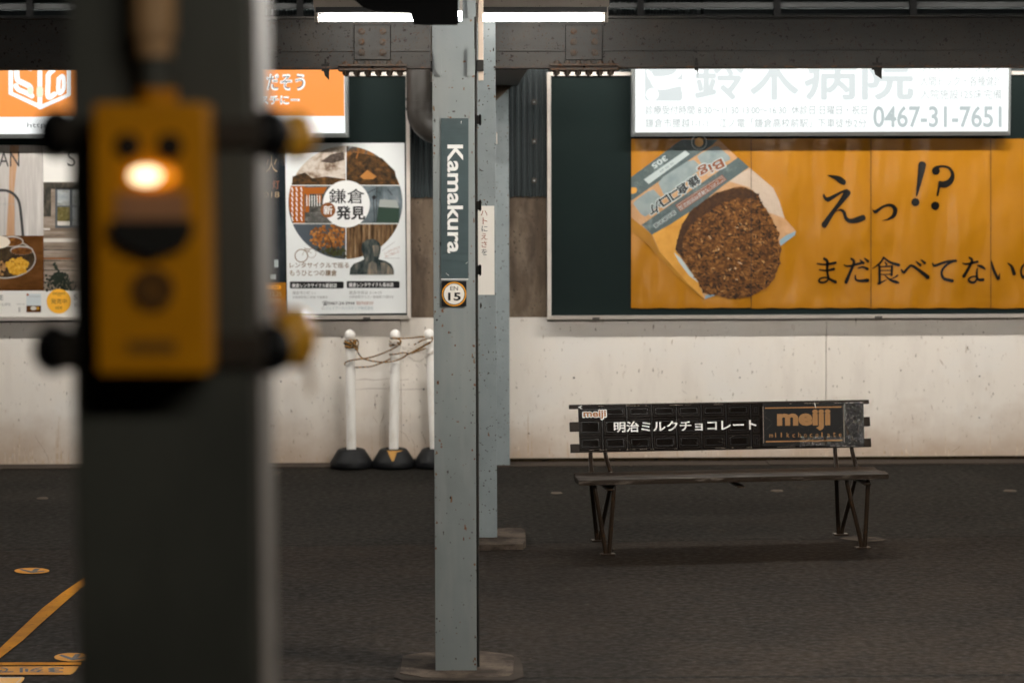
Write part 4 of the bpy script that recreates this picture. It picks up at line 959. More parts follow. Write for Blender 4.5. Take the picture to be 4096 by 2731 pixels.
d.stroke([x1(x_, y_) + (11,) for x_, y_ in ((-260, 770), (-230, 520), (-180, 450), (-100, 420), (0, 415), (60, 420), (112, 450), (150, 510), (168, 640), (180, 768))], I_dk, 3)
for x_ in (-160, -60, 40, 120): d.stroke([x1(x_, 470) + (2,), x1(x_-6, 768) + (2,)], I_gtx, 2.6)
I_plt = photo('print_plate', [(0.02, 0.015, 0.01), (0.045, 0.03, 0.018), (0.09, 0.06, 0.03)], 20); I_sil = ink('silver_print', (0.42, 0.39, 0.36), .25); I_eggs = photo('print_food', [(0.30, 0.13, 0.01), (0.58, 0.30, 0.03), (0.75, 0.48, 0.10)], 60); I_chut = photo('print_sauce', [(0.05, 0.02, 0.01), (0.13, 0.05, 0.015), (0.30, 0.13, 0.03)], 45)
c0 = x1(30, 950); d.disc(*c0, 128, I_sil, 3.2, 80); d.disc(*c0, 124, I_plt, 3.4, 75)
d.disc(*x1(90, 815), 48, I_sil, 3.6, 22); d.disc(*x1(90, 818), 44, I_chut, 3.8, 18); d.disc(*x1(170, 885), 46, I_sil, 4, 18); d.disc(*x1(170, 890), 43, I_chut, 4.2, 15); d.disc(*x1(-20, 820), 50, ink('rice_white', (.68, .6, .5), .3), 4, 26)
for k in range(140):
    a_ = rl.uniform(0, 6.28); r_ = rl.random()**.5
    d.disc(*x1(135+85*r_*math.cos(a_), 1010+62*r_*math.sin(a_)), rl.uniform(3, 9), I_eggs, 4.6+k*.01, n=6)
    if k < 70: d.disc(*x1(-30+70*r_*math.cos(a_), 1030+70*r_*math.sin(a_)), rl.uniform(3, 9), photo('print_keema', [(0.12, 0.06, 0.025), (0.32, 0.17, 0.07), (0.5, 0.32, 0.17)], 50), 4.6+k*.01, n=6)
d.text('SHONAN', *x1(-330, 112), *x1(152, 230), I_dk, 3.5); d.text('シンプル・マガジン', *x1(-200, 512), *x1(122, 534), I_gtx, 3.2)
d.text('TIME', *x1(-90, 1236), *x1(24, 1274), I_dk, 2); d.text('SLOW BUSINESS LIFE', *x1(-300, 1298), *x1(84, 1318), I_gtx, 2)
d.rect(*x1(207, 1225), *x1(322, 1370), ink('thumb_blue', (.55, .6, .62), .3), 2); d.rect(*x1(207, 1318), *x1(322, 1370), I_tab, 3); d.disc(*x1(262, 1338), 12, I_cre, 4, 8); d.disc(*x1(295, 1338), 6, I_eggs, 4); d.text('SHONAN', *x1(230, 1240), *x1(315, 1252), I_gtx, 4); d.disc(*x1(217, 1232), 5, I_red, 4)
d.text('定価', *x1(145, 1330), *x1(160, 1368), I_dk, 2); d.text('発売中 880', *x1(130, 1300), *x1(195, 1312), I_gtx, 2)
done(d, 'poster with a curry plate on a wooden table below a pale curtain', 60)

# ================================================================== tube lamps
def lamp(name, label, x0, x1, Y, zt, m, group, rt=.0135, skirt=0):
    """a tube lamp: enamel body, dark reflector gap, two holders and the tube; zt = height of the tube axis"""
    t = thing(name, label, 'lamp', ((x0+x1)/2, Y, zt), group)
    e = .024
    g = G()
    g.prism([(x0-e, Y-.045, zt+.048), (x1+e, Y-.045, zt+.048), (x1+e, Y-.05, zt+.13), (x0-e, Y-.05, zt+.13)], M_fix, (0, .10, 0))
    g.build('lamp_body', t)
    g = G(); g.box(x0-e+.01, x1+e-.01, Y-.028, Y+.03, zt+.022, zt+.0475, M_fixdark); g.build('reflector', t)
    if skirt:  # dark shields added to keep the lamp's light off the steel beam
        g = G()
        for yy in (Y-.09, Y+.088): g.box(x0-e, x1+e, yy, yy+.002, zt-skirt, zt+.06, M_darksteel)
        g.box(x0-e, x1+e, Y-.088, Y+.088, zt+.0485, zt+.0505, M_darksteel); g.build('skirt', t)
    for xx, s in ((x0, -1), (x1, 1)):
        g = G(); g.box(xx+s*.003, xx+s*.021, Y-.018, Y+.018, zt-.022, zt+.0478, M_fix, .003); g.build('lamp_holder', t)
    g = G(); g.cyl((x0+.012, Y, zt), (x1-.012, Y, zt), rt, m, n=16); g.ball((x0+.012, Y, zt), rt, m, n=14); g.ball((x1-.012, Y, zt), rt, m, n=14); g.build('tube', t)
    return t
LY = 11.25
for pl_, pr_, lab in ((1277, 1771, 'glowing tube lamp under the canopy, partly hidden by the black hood'), (1922, 2414, 'glowing tube lamp under the canopy, seen whole beside the columns')):
    a, b = atY(pl_, 72, LY), atY(pr_, 72, LY)
    lamp('tube_lamp', lab, a.x, b.x, LY, (a.z+b.z)/2, M_tube, 'tube lamps at the columns', .0165)
# screws and knock-outs on the lamp bodies are small darker marks
wl = lamp('tube_lamp', 'tube lamp in the row hidden behind the steel beam, lighting the wall', -3.9, -2.7, 13.3, 2.82, M_tubew, 'tube lamps in the hidden row along the wall')
for x_ in (-1.65, 0.0, 1.65, 3.3, 4.95): copy_thing(wl, (x_, 13.3, 2.82))
lamp('tube_lamp', 'unseen tube lamp added on the platform side to light the name plate column', -.75, .45, 7.1, 2.46, M_tubef, None)  # unseen pair added to light the face of the nearest column
lamp('tube_lamp', 'unseen tube lamp added beside the first to light the name plate column', -.75, .45, 7.0, 2.46, M_tubef, None)
for x_, y_, M_tb, lab in ((1.0, 7.9, M_tubec, 'unseen hooded tube lamp added to light the bench and the second column'), (4.35, 6.3, M_tubeb, 'unseen hooded tube lamp added to light the bench from farther right')):  # both added out of view to light the bench and second column
    lamp('tube_lamp', lab, x_, x_+1.2, y_, 2.56, M_tb, None, .0135, .010)
lamp('tube_lamp', 'unseen tube lamp added overhead to light the yellow call box', .15, 1.35, .7, 2.75, M_tuben, None)  # added out of view as fill on the call box front
lamp('tube_lamp', 'unseen tube lamp added to light the right side of the blurred column', .9, 2.1, 4.2, 2.75, M_tuben, None)  # added out of view for light on the foreground column's side

# black hood hanging in front of the nearest column, its lit end showing
HY = 8.0
hood = thing('lamp_hood', 'black hood hanging before the nearest column, a bright lit end showing', 'lamp hood', (atY(1640, 40, HY).x, HY+.06, atY(1640, 90, HY).z))
g = G(); g.prism([atY(x_, y_, HY) for x_, y_ in ((1352, -60), (1416, 0), (1452, 30), (1500, 46), (1640, 52), (1656, 99), (1700, 99), (1828, 99), (1837, 90), (1832, 40), (1833, -60))], M_black, (0, .014, 0)); g.build('hood_shell', hood)
a, b = atY(1680, 0, HY), atY(1829, 91, HY)
g = G(); g.box(a.x, b.x, HY+.015, HY+.16, b.z, b.z+.010, M_black); g.box(a.x, b.x, HY+.015, HY+.16, b.z+.22, b.z+.228, M_black)
g.box((a.x+b.x)/2-.01, (a.x+b.x)/2+.01, HY+.03, HY+.05, b.z+.228, 3.055, M_black); g.build('hood_tray', hood)
c0_, c1_ = atY(1700, 66, HY+.08), atY(1846, 66, HY+.08)
g = G(); g.cyl((c0_.x, HY+.08, c0_.z), (c1_.x, HY+.08, c0_.z), .016, mat('tube_glow_hood', (.9, .9, .9), .3, emit=(.93, .97, 1.0), estr=42)); g.build('tube', hood)
a, b = atY(1838, -60, HY+.02), atY(1850, 46, HY+.02)
g = G(); g.box(a.x, b.x, HY+.018, HY+.022, b.z, a.z, M_alu); g.build('end_plate', hood)

# ================================================================== bench
GL = atZ(2429, 2217); GR = atZ(3451, 2191)
BU = (GR-GL); BL = BU.length; BU = BU/BL; BN = Vector((-BU.y, BU.x, 0)); UP = Vector((0, 0, 1))
def B(u, v, z): return GL + BU*u + BN*v + UP*z
bench = thing('bench', 'dark brown slatted bench with a glossy chocolate advertisement across its back', 'bench', B(BL/2, .2, 0))
def slat(name, u0, u1, vc, zc, hv, hz, tilt, m, bev=.004, lift=0):
    g = G(); ct, st = math.cos(rad(tilt)), math.sin(rad(tilt))
    n = 14
    bu = BU; uv = BN*ct + UP*st; uz = -BN*st + UP*ct
    g.obox(B((u0+u1)/2, vc, zc), bu, uv, uz, (u1-u0)/2, hv, hz, m, bev)
    return g.build(name, bench)
slat('seat_slat', -.142, 1.342, -.006, .348, .036, .0125, 5, M_woodworn, .005)
slat('seat_slat', -.133, 1.350, .080, .342, .040, .0120, -7, M_wood)
slat('seat_slat', -.121, 1.364, .168, .333, .040, .0120, -6, M_wood)
slat('seat_slat', -.109, 1.377, .256, .326, .040, .0120, -2, M_wood)
slat('seat_slat', -.097, 1.389, .342, .325, .037, .0120, 3, M_wood)
for u in (-.02, .60, 1.21):
    g = G(); g.obox(B(u+.03, .165, .309), BU, BN, UP, .018, .20, .0035, M_leg, .001); g.build('seat_bearer', bench)
LEAN = .05
def back_v(z): return .415 + (z-.43)*LEAN/.23
for z0, z1 in ((.636, .656), (.528, .574), (.428, .470)):
    zc = (z0+z1)/2; g = G(); uz = (UP + BN*(LEAN/.23)).normalized(); uv = (BN - UP*(LEAN/.23)).normalized()
    g.obox(B(.643, back_v(zc)+.012, zc), BU, uv, uz, .747, .011, (z1-z0)/2, M_wood, .003); g.build('back_slat', bench)
def leg(pts):
    g = G(); g.tube([B(*p) for p in pts], .0105, M_leg, n=12, sub=5); return g.build('leg', bench)
for foot, uL, uR in ((0, -.058, .034), (BL, BL-.077, BL+.027)):
    leg([(foot-.008, 0, 0), (foot-.014, .001, .05), (uL+.006, .004, .28), (uL, .012, .322)]); leg([(foot+.008, 0, 0), (foot+.012, .001, .05), (uR-.004, .004, .28), (uR, .012, .322)])
    g = G(); g.obox(B(foot, 0, .003), BU, BN, UP, .035, .022, .003, M_leg, .001); g.build('foot_plate', bench)
for foot, uL, uR, tL, tR in ((.03, -.011, .090, -.002, .069), (1.235, 1.207, 1.309, 1.215, 1.298)):
    for s, um, ut in ((-1, uL, tL), (1, uR, tR)):
        leg([(foot+s*.008, .41, 0), (foot+s*.013, .408, .05), (um, .395, .30), (um+(ut-um)*.3, .398, .345), (ut, back_v(.43)+.036, .43), (ut-s*.012, back_v(.64)+.036, .64)])
    g = G(); g.obox(B(foot, .41, .003), BU, BN, UP, .035, .022, .003, M_leg, .001); g.build('foot_plate', bench)
# advertisement on the back
M_choc = mat('chocolate_print', (0.007, 0.0052, 0.0042), 0.26, over=[(60, (0.016, 0.013, 0.010), .66, .74, 3)], bump=((42, 42, 26), .13, .006, 4), spec=.24, rvar=(14, .07, .12))
pn = -(BN - UP*(LEAN/.23)).normalized()
pz0, pz1 = .433, .654
v0 = back_v(.54)-.004
ad = P(B(.6, v0, .54), pn, .0004)
p5 = lambda x, y: (2260+x/2.306, 1580+y/2.306); q6 = lambda x, y: (3000+x/2.3067, 1580+y/2.3067)
out = [p5(120, 97), q6(1040, 62), q6(1048, 70), q6(1056, 460), q6(1046, 473), p5(150, 516), p5(134, 500)]
ad.poly(out, M_choc, 0)
M_chocl = ink('choc_bevel', (0.015, 0.0108, 0.008), .4, spec=.06, bump=((34, 34, 24), .22, .010, 5)); M_chocd = ink('choc_groove', (0.0025, 0.0023, 0.0022), .3, spec=.12); M_scr = ink('scratch', (0.30, 0.25, 0.20), .5); M_goldp = ink('gold_letters', (0.30, 0.145, 0.042), .34, bump=((40, 40, 30), .3, .01, 4)); M_goldl = ink('gold_line', (0.36, 0.17, 0.05), .35)
def along(xf, yf): # photograph position inside the panel: fractions across and down
    tl_, tr_, bl_, br_ = p5(122, 98), q6(1046, 64), p5(134, 514), q6(1055, 470)
    t_ = (tl_[0]+(tr_[0]-tl_[0])*xf, tl_[1]+(tr_[1]-tl_[1])*xf); b_ = (bl_[0]+(br_[0]-bl_[0])*xf, bl_[1]+(br_[1]-bl_[1])*xf)
    return (t_[0]+(b_[0]-t_[0])*yf, t_[1]+(b_[1]-t_[1])*yf)
xs_ = [0, .083] + [.083+.0868*k for k in range(1, 7)] + [.64]
ys_ = [0, .285, .675, 1.0]
for i in range(len(xs_)-1):
    for j in range(3):
        xa, xb = xs_[i]+.008, xs_[i+1]-.008; yy0, yy1 = ys_[j]+.03, ys_[j+1]-.035
        if i == 0: xa = .004
        for k, (m_, w_) in enumerate(((M_chocl, 2.2), (M_chocd, 3.0))):
            o_ = k*.006; oy = k*.05
            R_ = [along(xa+o_, yy0+oy), along(xb-o_, yy0+oy), along(xb-o_, yy1-oy), along(xa+o_, yy1-oy)]
            for e_ in range(4): ad.stroke([R_[e_] + (w_,), R_[(e_+1) % 4] + (w_,)], m_, 1+k*.4+e_*.05)
    if i: ad.stroke([along(xs_[i], .01) + (3.4,), along(xs_[i], .99) + (3.4,)], M_chocd, .8)
ad.rect(3050, 1612, 3376, 1783, M_chocd, 2)
M_chocw = mat('chocolate_print_worn', (0.009, 0.0068, 0.0055), 0.16, over=[((70, 70, 22), (0.05, 0.038, 0.028), .56, .70, 5)], bump=((95, 95, 42), .8, .008, 6), spec=.36, rvar=(40, .06, .26))
ad.poly([(3381, 1611), q6(1040, 66), q6(1047, 72), q6(1054, 458), q6(1044, 470), (3383, 1781)], M_chocw, 2)
ad.poly([(3200, 1745), (3374, 1742), (3374, 1781), (3200, 1783)], M_chocw, 2.3)
SL = -.65
ad.text('meiji', *p5(160, 132), *p5(386, 230), I_wht, 3, .10, SL); ad.text('meiji', *p5(168, 139), *p5(379, 222), ink('logo_brown', (0.30, 0.115, 0.03), .35), 4, .035, SL)
ad.text('明治ミルクチョコレート', 2455, 1681, 3026, 1724, I_wht, 3, .028, -1.0)
ad.text('meiji', *q6(250, 132), *q6(742, 328), M_goldp, 3, .045, SL)
for i, ch in enumerate('milkchocolate'):
    xx = 178 + i*53.5; tall = ch in 'lkht'
    ad.text(ch, *q6(xx, (346 if tall or ch == 'i' else 360)-i*.5), *q6(xx + (9 if ch in 'il' else 34 if ch == 'm' else 24), 389-i*.5), M_goldp if i < 4 else M_goldl, 3, .015 if i < 4 else -.004, SL)
for q_, w_, m_ in (([(142, 119), (840, 108)], 4.6, M_goldl), ([(150, 428), (848, 416)], 4.6, M_goldl), ([(120, 106), (126, 440)], 2.2, M_scr), ([(861, 94), (870, 428)], 2.2, M_scr)): ad.stroke([q6(*p) + (w_,) for p in q_], m_, 3)
rs = random.Random(21)
for k in range(46):   # chipped rim of the sheet
    xf = rs.random(); e_ = rs.choice((.012, .985)); ad.stroke([along(xf, e_) + (1.4,), along(min(1, xf+rs.uniform(.004, .03)), e_) + (1.0,)], M_scr, 3.5)
for k in range(60):
    xf, yf = rs.random(), rs.uniform(.3, .97); a_ = rs.uniform(-.03, .03)
    ad.stroke([along(xf, yf) + (.6,), along(min(.99, xf+a_), min(.98, max(.02, yf-abs(a_)*rs.uniform(2, 8)))) + (.4,)], ink('scratch_faint', (0.085, 0.07, 0.055), .5), 3.7)
ad.stroke([q6(597, 72) + (2.6,), q6(606, 116) + (2,)], I_wht, 4); ad.stroke([p5(128, 112) + (4,), p5(152, 100) + (3,)], I_wht, 4); ad.stroke([p5(140, 118) + (4,), p5(158, 126) + (2,)], I_wht, 4)
panel = [ad.at(p, 0) for p in out]
ad.prism([p - pn*.0008 for p in panel], M_clip, -pn*.0025)
ad.build('advert_panel', bench)

# ================================================================== chain stands at the wall
SY = 14.41
stands = []
for i, (bx, px_t, py_t, lab) in enumerate(((1406, 1400, 1318, 'white chain stand with rope wound round its head and a plain black foot'), (1574, 1581, 1318, 'white chain stand with a torn yellow mark on its black foot'), (1742, 1717, 1316, 'white chain stand half hidden behind the name plate column'))):
    base = Vector((atY(bx, 1860, SY).x, SY, .006)); top = atY(px_t, py_t, SY)
    t = thing('chain_stand', lab, 'chain stand', base, 'white chain stands along the wall')
    H_ = top.z - .006; lean = ((top.x-base.x)/H_, 0)
    g = G(); g.lathe(base, [(.0, 0), (.126, 0), (.128, .006), (.127, .030), (.119, .045), (.088, .095), (.082, .104), (.070, .110), (.055, .1115), (.052, .104), (.03, .102), (0, .102)], M_rubber, n=28)
    g.lathe(base, [(.1275, .031), (.129, .033), (.1275, .035)], M_rubber, n=12); ft = g.build('foot', t)
    if i == 1:
        g = G(); pr = [(.1185, .0475), (.1035, .071), (.0885, .0965), (.083, .1048)]
        NR = 9
        def prof(t):
            f_ = t*3; k_ = min(2, int(f_)); f_ -= k_
            return (pr[k_][0]+(pr[k_+1][0]-pr[k_][0])*f_+.0015, pr[k_][1]+(pr[k_+1][1]-pr[k_][1])*f_+.001)
        for j in range(NR):
            t0, t1 = j/NR, (j+1)/NR; tm = (t0+t1)/2
            g.lathe(base, [prof(t0), prof(t1)], M_ypatch, n=5, a0=rad(-92-24*tm), a1=rad(-88+18*tm+(26*max(0, tm-.6)/.4)))
        g.build('yellow_mark', ft)
    g = G(); r_ = .0285
    g.lathe(base, [(r_, .103), (r_, H_-.075), (r_*.96, H_-.0625), (0, H_-.0625)], M_polew, n=24, lean=lean)
    if i == 1: g.lathe(base, [(r_+.001, H_-.205), (r_+.0035, H_-.20), (r_+.001, H_-.195)], M_polew, n=24, lean=lean)
    g.build('pole', t)
    g = G(); g.ball(top - Vector((0, 0, .034)), .032, M_polew, sz=1.08, n=22); g.cyl(top-Vector((lean[0]*.07, 0, .078)), top-Vector((0, 0, .058)), .021, M_polew); g.build('ball_cap', t)
    stands.append((base, top, lean))
# striped rope
def rope_mat():
    m = bpy.data.materials.new('striped_rope'); m.use_nodes = True
    nt = m.node_tree; N = nt.nodes; L = nt.links; b = N['Principled BSDF']; b.inputs['Roughness'].default_value = .8
    tc = N.new('ShaderNodeTexCoord'); wv = N.new('ShaderNodeTexWave'); wv.bands_direction = 'DIAGONAL'
    wv.inputs['Scale'].default_value = 26; wv.inputs['Distortion'].default_value = 1.5
    L.new(tc.outputs['Object'], wv.inputs[0]); r = N.new('ShaderNodeValToRGB'); L.new(wv.outputs['Fac'], r.inputs[0])
    r.color_ramp.elements[0].position = .40; r.color_ramp.elements[0].color = (.018, .017, .014, 1)
    r.color_ramp.elements[1].position = .55; r.color_ramp.elements[1].color = (.34, .16, .022, 1)
    L.new(r.outputs[0], b.inputs['Base Color']); return m
M_rope = rope_mat()
r8 = lambda pts, Y: [atY(1300 + x_/4.9, 1290 + y_/4.9, Y + dy) for x_, y_, dy in pts]
g = G(); RY = SY - .036
rr = .0043
for pts in ([(620, 500, 0), (650, 590, -.004), (720, 690, -.008), (830, 730, -.01), (1000, 765, -.01), (1180, 775, -.008), (1350, 755, -.004), (1500, 700, -.002), (1640, 610, 0), (1800, 540, 0), (1960, 450, 0), (2080, 380, 0), (2108, 320, 0), (2092, 285, .01)],
            [(392, 830, .036), (388, 805, .01), (420, 770, -.002), (540, 735, -.002), (720, 710, 0), (900, 680, 0), (1080, 620, 0), (1250, 550, 0), (1370, 490, -.004), (1460, 430, -.006), (1490, 370, -.006), (1450, 330, -.004), (1390, 308, -.002)],
            [(592, 878, .02), (680, 876, .01), (800, 868, 0), (920, 855, .004), (1080, 800, .008), (1200, 750, .02), (1280, 708, .04)],
            [(1288, 305, .02), (1300, 306, -.004), (1460, 308, -.004), (1700, 302, .01), (1880, 280, .02), (1985, 290, .03)],
            [(1268, 622, .03), (1280, 626, 0), (1400, 615, -.004), (1540, 588, -.006), (1660, 602, -.004), (1800, 525, -.004), (1960, 436, -.004), (2070, 372, -.004)],
            [(1820, 396, .01), (1900, 350, .005), (2010, 320, .02)], [(1745, 435, .01), (1790, 412, .01)],
            [(1985, 500, -.004), (1840, 552, -.008), (1700, 600, -.006)]):
    g.tube(r8(pts, RY), rr, M_rope, n=8, sub=5)
b0, t0, l0 = stands[0]
for k in range(7):
    zc = t0.z - .068 - k*.0052; cx_ = t0.x - l0[0]*(t0.z-zc); ph = k*1.1
    g.tube([(cx_+(.033+.006*(k % 3 == 1))*math.cos(a_*math.pi/8)+.002, SY+.033*math.sin(a_*math.pi/8), zc+.008*math.sin(a_*math.pi/8+ph)) for a_ in range(17)], rr, M_rope, n=7, sub=2)
for pts in ([(640, 340, 0), (655, 400, -.004), (640, 470, -.004), (610, 510, -.004)], [(480, 345, 0), (560, 420, -.006), (600, 480, -.006)], [(600, 345, 0), (520, 410, -.006), (480, 480, -.002)], [(415, 470, .01), (500, 492, -.004), (590, 488, -.004)], [(415, 360, .01), (500, 345, -.004), (640, 338, -.004)], [(560, 335, -.002), (570, 470, -.008)], [(610, 345, -.002), (600, 460, -.008)]):
    g.tube(r8(pts, RY), rr, M_rope, n=7, sub=4)
kc = r8([(620, 510, -.008)], RY)[0]
for k in range(3): g.tube([kc + Vector((.0075*math.cos(a_*math.pi/6+k), .006*math.sin(a_*math.pi/6), .0075*math.sin(a_*math.pi/6+k*2.1))) for a_ in range(13)], rr, M_rope, n=7, sub=2)
b1, t1, l1 = stands[1]
for k in range(3): g.tube([(t1.x-.002+.033*math.cos(a_*math.pi/8), SY+.033*math.sin(a_*math.pi/8), t1.z-.068-.012*k+.006*math.sin(a_*math.pi/8+k)) for a_ in range(17)], rr, M_rope, n=7, sub=2)
tag(g.build('rope', loc=(t1.x, RY, t1.z-.1)), 'black and yellow rope slung between the white chain stands', 'rope')
# plastic chain
g = G()
def link(c, d, up, L_=.017, w=.009, r=.0024):
    d = d.normalized(); s_ = d.cross(up).normalized()
    g.tube([c + d*(L_/2)*math.cos(a_*math.pi/6)*1.25 + s_*w/2*math.sin(a_*math.pi/6) for a_ in range(13)], r, M_chain, n=6, sub=1)
def chain(pts):
    Q = r8(pts, RY); acc = 0; k = 0
    for i in range(len(Q)-1):
        d = Q[i+1]-Q[i]; n = max(1, int(d.length/.0165))
        for j in range(n):
            link(Q[i] + d*(j+.5)/n, d, Vector((0, 1, 0)) if k % 2 else Vector((0, .3, 1)).normalized()); k += 1
chain([(1490, 470, .0), (1560, 490, 0), (1640, 480, 0), (1720, 520, 0), (1800, 570, .004), (1900, 590, .004), (2000, 610, .006), (2120, 600, .006)])
chain([(1620, 650, .01), (1700, 700, .01), (1750, 745, .01), (1880, 755, .01), (1950, 690, .01), (2030, 640, .01), (2120, 560, .01)])
chain([(1500, 500, .01), (1600, 540, .008), (1700, 540, .008), (1780, 480, .01), (1900, 500, .01), (2050, 520, .01)])
chain([(1255, 370, .0), (1320, 345, -.006), (1400, 350, -.006), (1460, 390, -.006), (1480, 440, 0)]); chain([(1270, 400, .0), (1330, 380, -.01), (1400, 420, -.01), (1430, 460, -.008)]); chain([(1280, 430, .0), (1340, 400, -.008), (1450, 370, -.008)])
tag(g.build('plastic_chain', loc=(t1.x+.1, RY, t1.z-.1)), 'off white plastic chain tangled between the second and third chain stands', 'chain')

# ================================================================== blurred column in the foreground with its call box
CY = 2.40
xl, xr = atY(288, 1365, CY).x, atY(1012, 1365, CY).x
fg = thing('foreground_column', 'large blurred dark grey column in the foreground', 'column', ((xl+xr)/2, CY+.11, 0))
g = G(); g.box(xl, xr, CY, CY+.175, 0, 3.055, M_fgcol, .006); g.build('shaft', fg)
g = G(); g.box(xr+.0005, xr+.006, CY+.015, CY+.172, .03, 3.05, mat('lit_side_beige', (.17, .148, .125), .6, spec=.2, over=[(5, (.13, .112, .094), .4, .7, 4)]), .001); g.build('lit_side', fg)  # paler strip paints the lamp light on the column's right face
g = G(); g.box(xl-.02, xr+.02, CY-.02, CY+.195, -.01, .02, M_pad, .004); g.build('footing', fg)
# conduit on its face
pipe = thing('conduit', 'tan and grey conduit running down the blurred column into the yellow box', 'conduit', (atY(615, 100, CY-.03).x, CY-.03, 2.2))
cx_ = atY(615, 100, CY-.03).x; zz = lambda py: atY(615, py, CY-.03).z
g = G(); g.cyl((cx_, CY-.03, zz(140)), (cx_, CY-.03, zz(-260)), .0225, M_tan); g.cyl((cx_, CY-.03, zz(150)), (cx_, CY-.03, zz(228)), .0185, M_tan); g.cyl((cx_, CY-.03, zz(128)), (cx_, CY-.03, zz(150)), .020, M_tan, r1=.0225); g.build('coupling', pipe)
g = G(); g.cyl((cx_, CY-.03, zz(228)), (cx_, CY-.03, zz(372)), .0145, M_fgcol); g.build('tube_section', pipe)
box = thing('call_box', 'yellow assistance call box with a lit amber lamp on the blurred column', 'call box', (atY(608, 900, 2.32).x, 2.32, 1.75))
BYF = 2.325
a, b = atY(370, 412, BYF), atY(838, 1496, BYF)
g = G(); g.box(a.x, b.x, BYF, CY-.001, b.z, a.z, M_yel, .006)
c = atY(612, 412, BYF); g.cyl((c.x, CY-.04, c.z-.002), (c.x, CY-.04, zz(358)), .019, M_yel); g.build('housing', box)
s = FPX/BYF
def P3(px, py, dy=0): return atY(px, py, BYF+dy)
for px in (512, 678):
    c = P3(px, 586); g = G(); g.ball((c.x, BYF-.001, c.z), .0098, M_darksteel, sy=.7); g.cyl((c.x, BYF-.002, c.z), (c.x, BYF+.001, c.z), .0125, M_black); g.build('knob', box)
c = P3(610, 705); g = G(); g.ball((c.x, BYF-.001, c.z), .0240, M_amber, sy=.35, sz=.48); lens = g.build('lamp_lens', box)
c = P3(588, 703); g = G(); g.ball((c.x, BYF-.0075, c.z), .0150, M_lamp, sy=.25, sz=.52); g.build('bulb', lens)
g = G(); g.prism([P3(x_, y_, -.004) for x_, y_ in ((468, 770), (745, 770), (745, 880), (468, 880))], M_sensor, (0, .0035, 0)); g.build('sensor_window', box)
g = G(); g.prism([P3(x_, y_, -.012) for x_, y_ in ((440, 880), (768, 880), (768, 930), (745, 980), (680, 1010), (610, 1032), (540, 1010), (470, 975), (440, 930))], M_darksteel, (0, .0115, 0)); g.build('pocket', box)
c = P3(612, 1158); g = G()
n = 28; ro, ri = .0205, .0085
vs = [Vector((c.x+r_*math.cos(2*math.pi*i/n), BYF-.004, c.z+r_*math.sin(2*math.pi*i/n))) for i in range(n) for r_ in (ro, ri)]
g.add(vs, [[2*i, 2*((i+1) % n), 2*((i+1) % n)+1, 2*i+1] for i in range(n)], mat('button_ring', (0.11, 0.045, 0.006), .5)); g.cyl((c.x, BYF-.0035, c.z), (c.x, BYF+.001, c.z), ro, mat('button_brown', (0.20, 0.085, 0.01), .5)); g.build('push_button', box)
g = G(); g.prism([P3(x_, y_, -.002) for x_, y_ in ((508, 1362), (705, 1362), (700, 1412), (512, 1412))], mat('name_strip', (0.25, 0.11, 0.01), .5), (0, .0015, 0)); g.build('name_strip', box)
# two black clamp bands with end bumpers
for k, (py, top, bot, lx, rx_, yb) in enumerate(((535, 452, 612, 200, 1090, (1200, 545, .0185, 1.2)), (1395, 1310, 1490, 185, 1095, (1192, 1352, .0205, 1.35)))):
    t = thing('clamp_band', ('upper' if k == 0 else 'lower') + ' black clamp band round the blurred column, yellow knob at its right end', 'clamp band', (0, CY, atY(600, py, CY).z), 'clamp bands round the blurred column')
    LOC[t.name] = Vector((0, CY, atY(600, py, CY).z))
    za, zb2 = atY(600, top+10, CY-.008).z, atY(600, bot-10, CY-.008).z
    g = G(); g.box(atY(235, py, CY).x, xr+.012, CY-.012, CY-.0015, zb2+.004, za-.004, mat('band_paint', (.05, .042, .034), .5, spec=.2), .003); g.build('strap', t)
    yv = CY+.03
    cL, cR = atY(lx+40, py, yv), atY(rx_-10, py, yv)
    rL = 104/FPX*yv
    g = G(); g.ball((cL.x-.003, yv, cL.z), rL, M_rubber, sx=.80, sz=1.0); g.box(cL.x, xl-.001, yv-.012, yv+.02, cL.z-rL*.8, cL.z+rL*.8, M_rubber, .004); g.build('bumper', t)
    g = G(); g.ball((cR.x, yv, cR.z), rL, M_rubber, sx=.85); g.box(xr+.001, cR.x, yv-.012, yv+.02, cR.z-rL*.8, cR.z+rL*.8, M_rubber, .004); g.build('bumper', t)
    yc = atY(yb[0], yb[1], yv+.05)
    g = G(); g.ball((yc.x-.004, yv+.05, yc.z), yb[2]*1.15, M_yball, sz=yb[3]); g.cyl((cR.x, yv, cR.z), (yc.x-.004, yv+.05, yc.z), .006, M_black); g.build('knob', t)
    if k == 1:
        g = G(); g.tube([(yc.x, yv+.05, yc.z-.012), (yc.x+.011, yv+.05, yc.z-.035), (yc.x+.012, yv+.05, yc.z-.058)], .0030, M_tan, n=8); g.build('cord_end', t)
        c = atY(1113, 1240, yv+.06); g = G(); g.ball((c.x, yv+.06, c.z), .0085, mat('highlight_ball', (.55, .36, .3), .3)); g.cyl((c.x, yv+.06, c.z-.03), (c.x, yv+.06, c.z), .003, M_black); g.build('highlight_ball', t)  # pinkish ball added in place of a blurred highlight

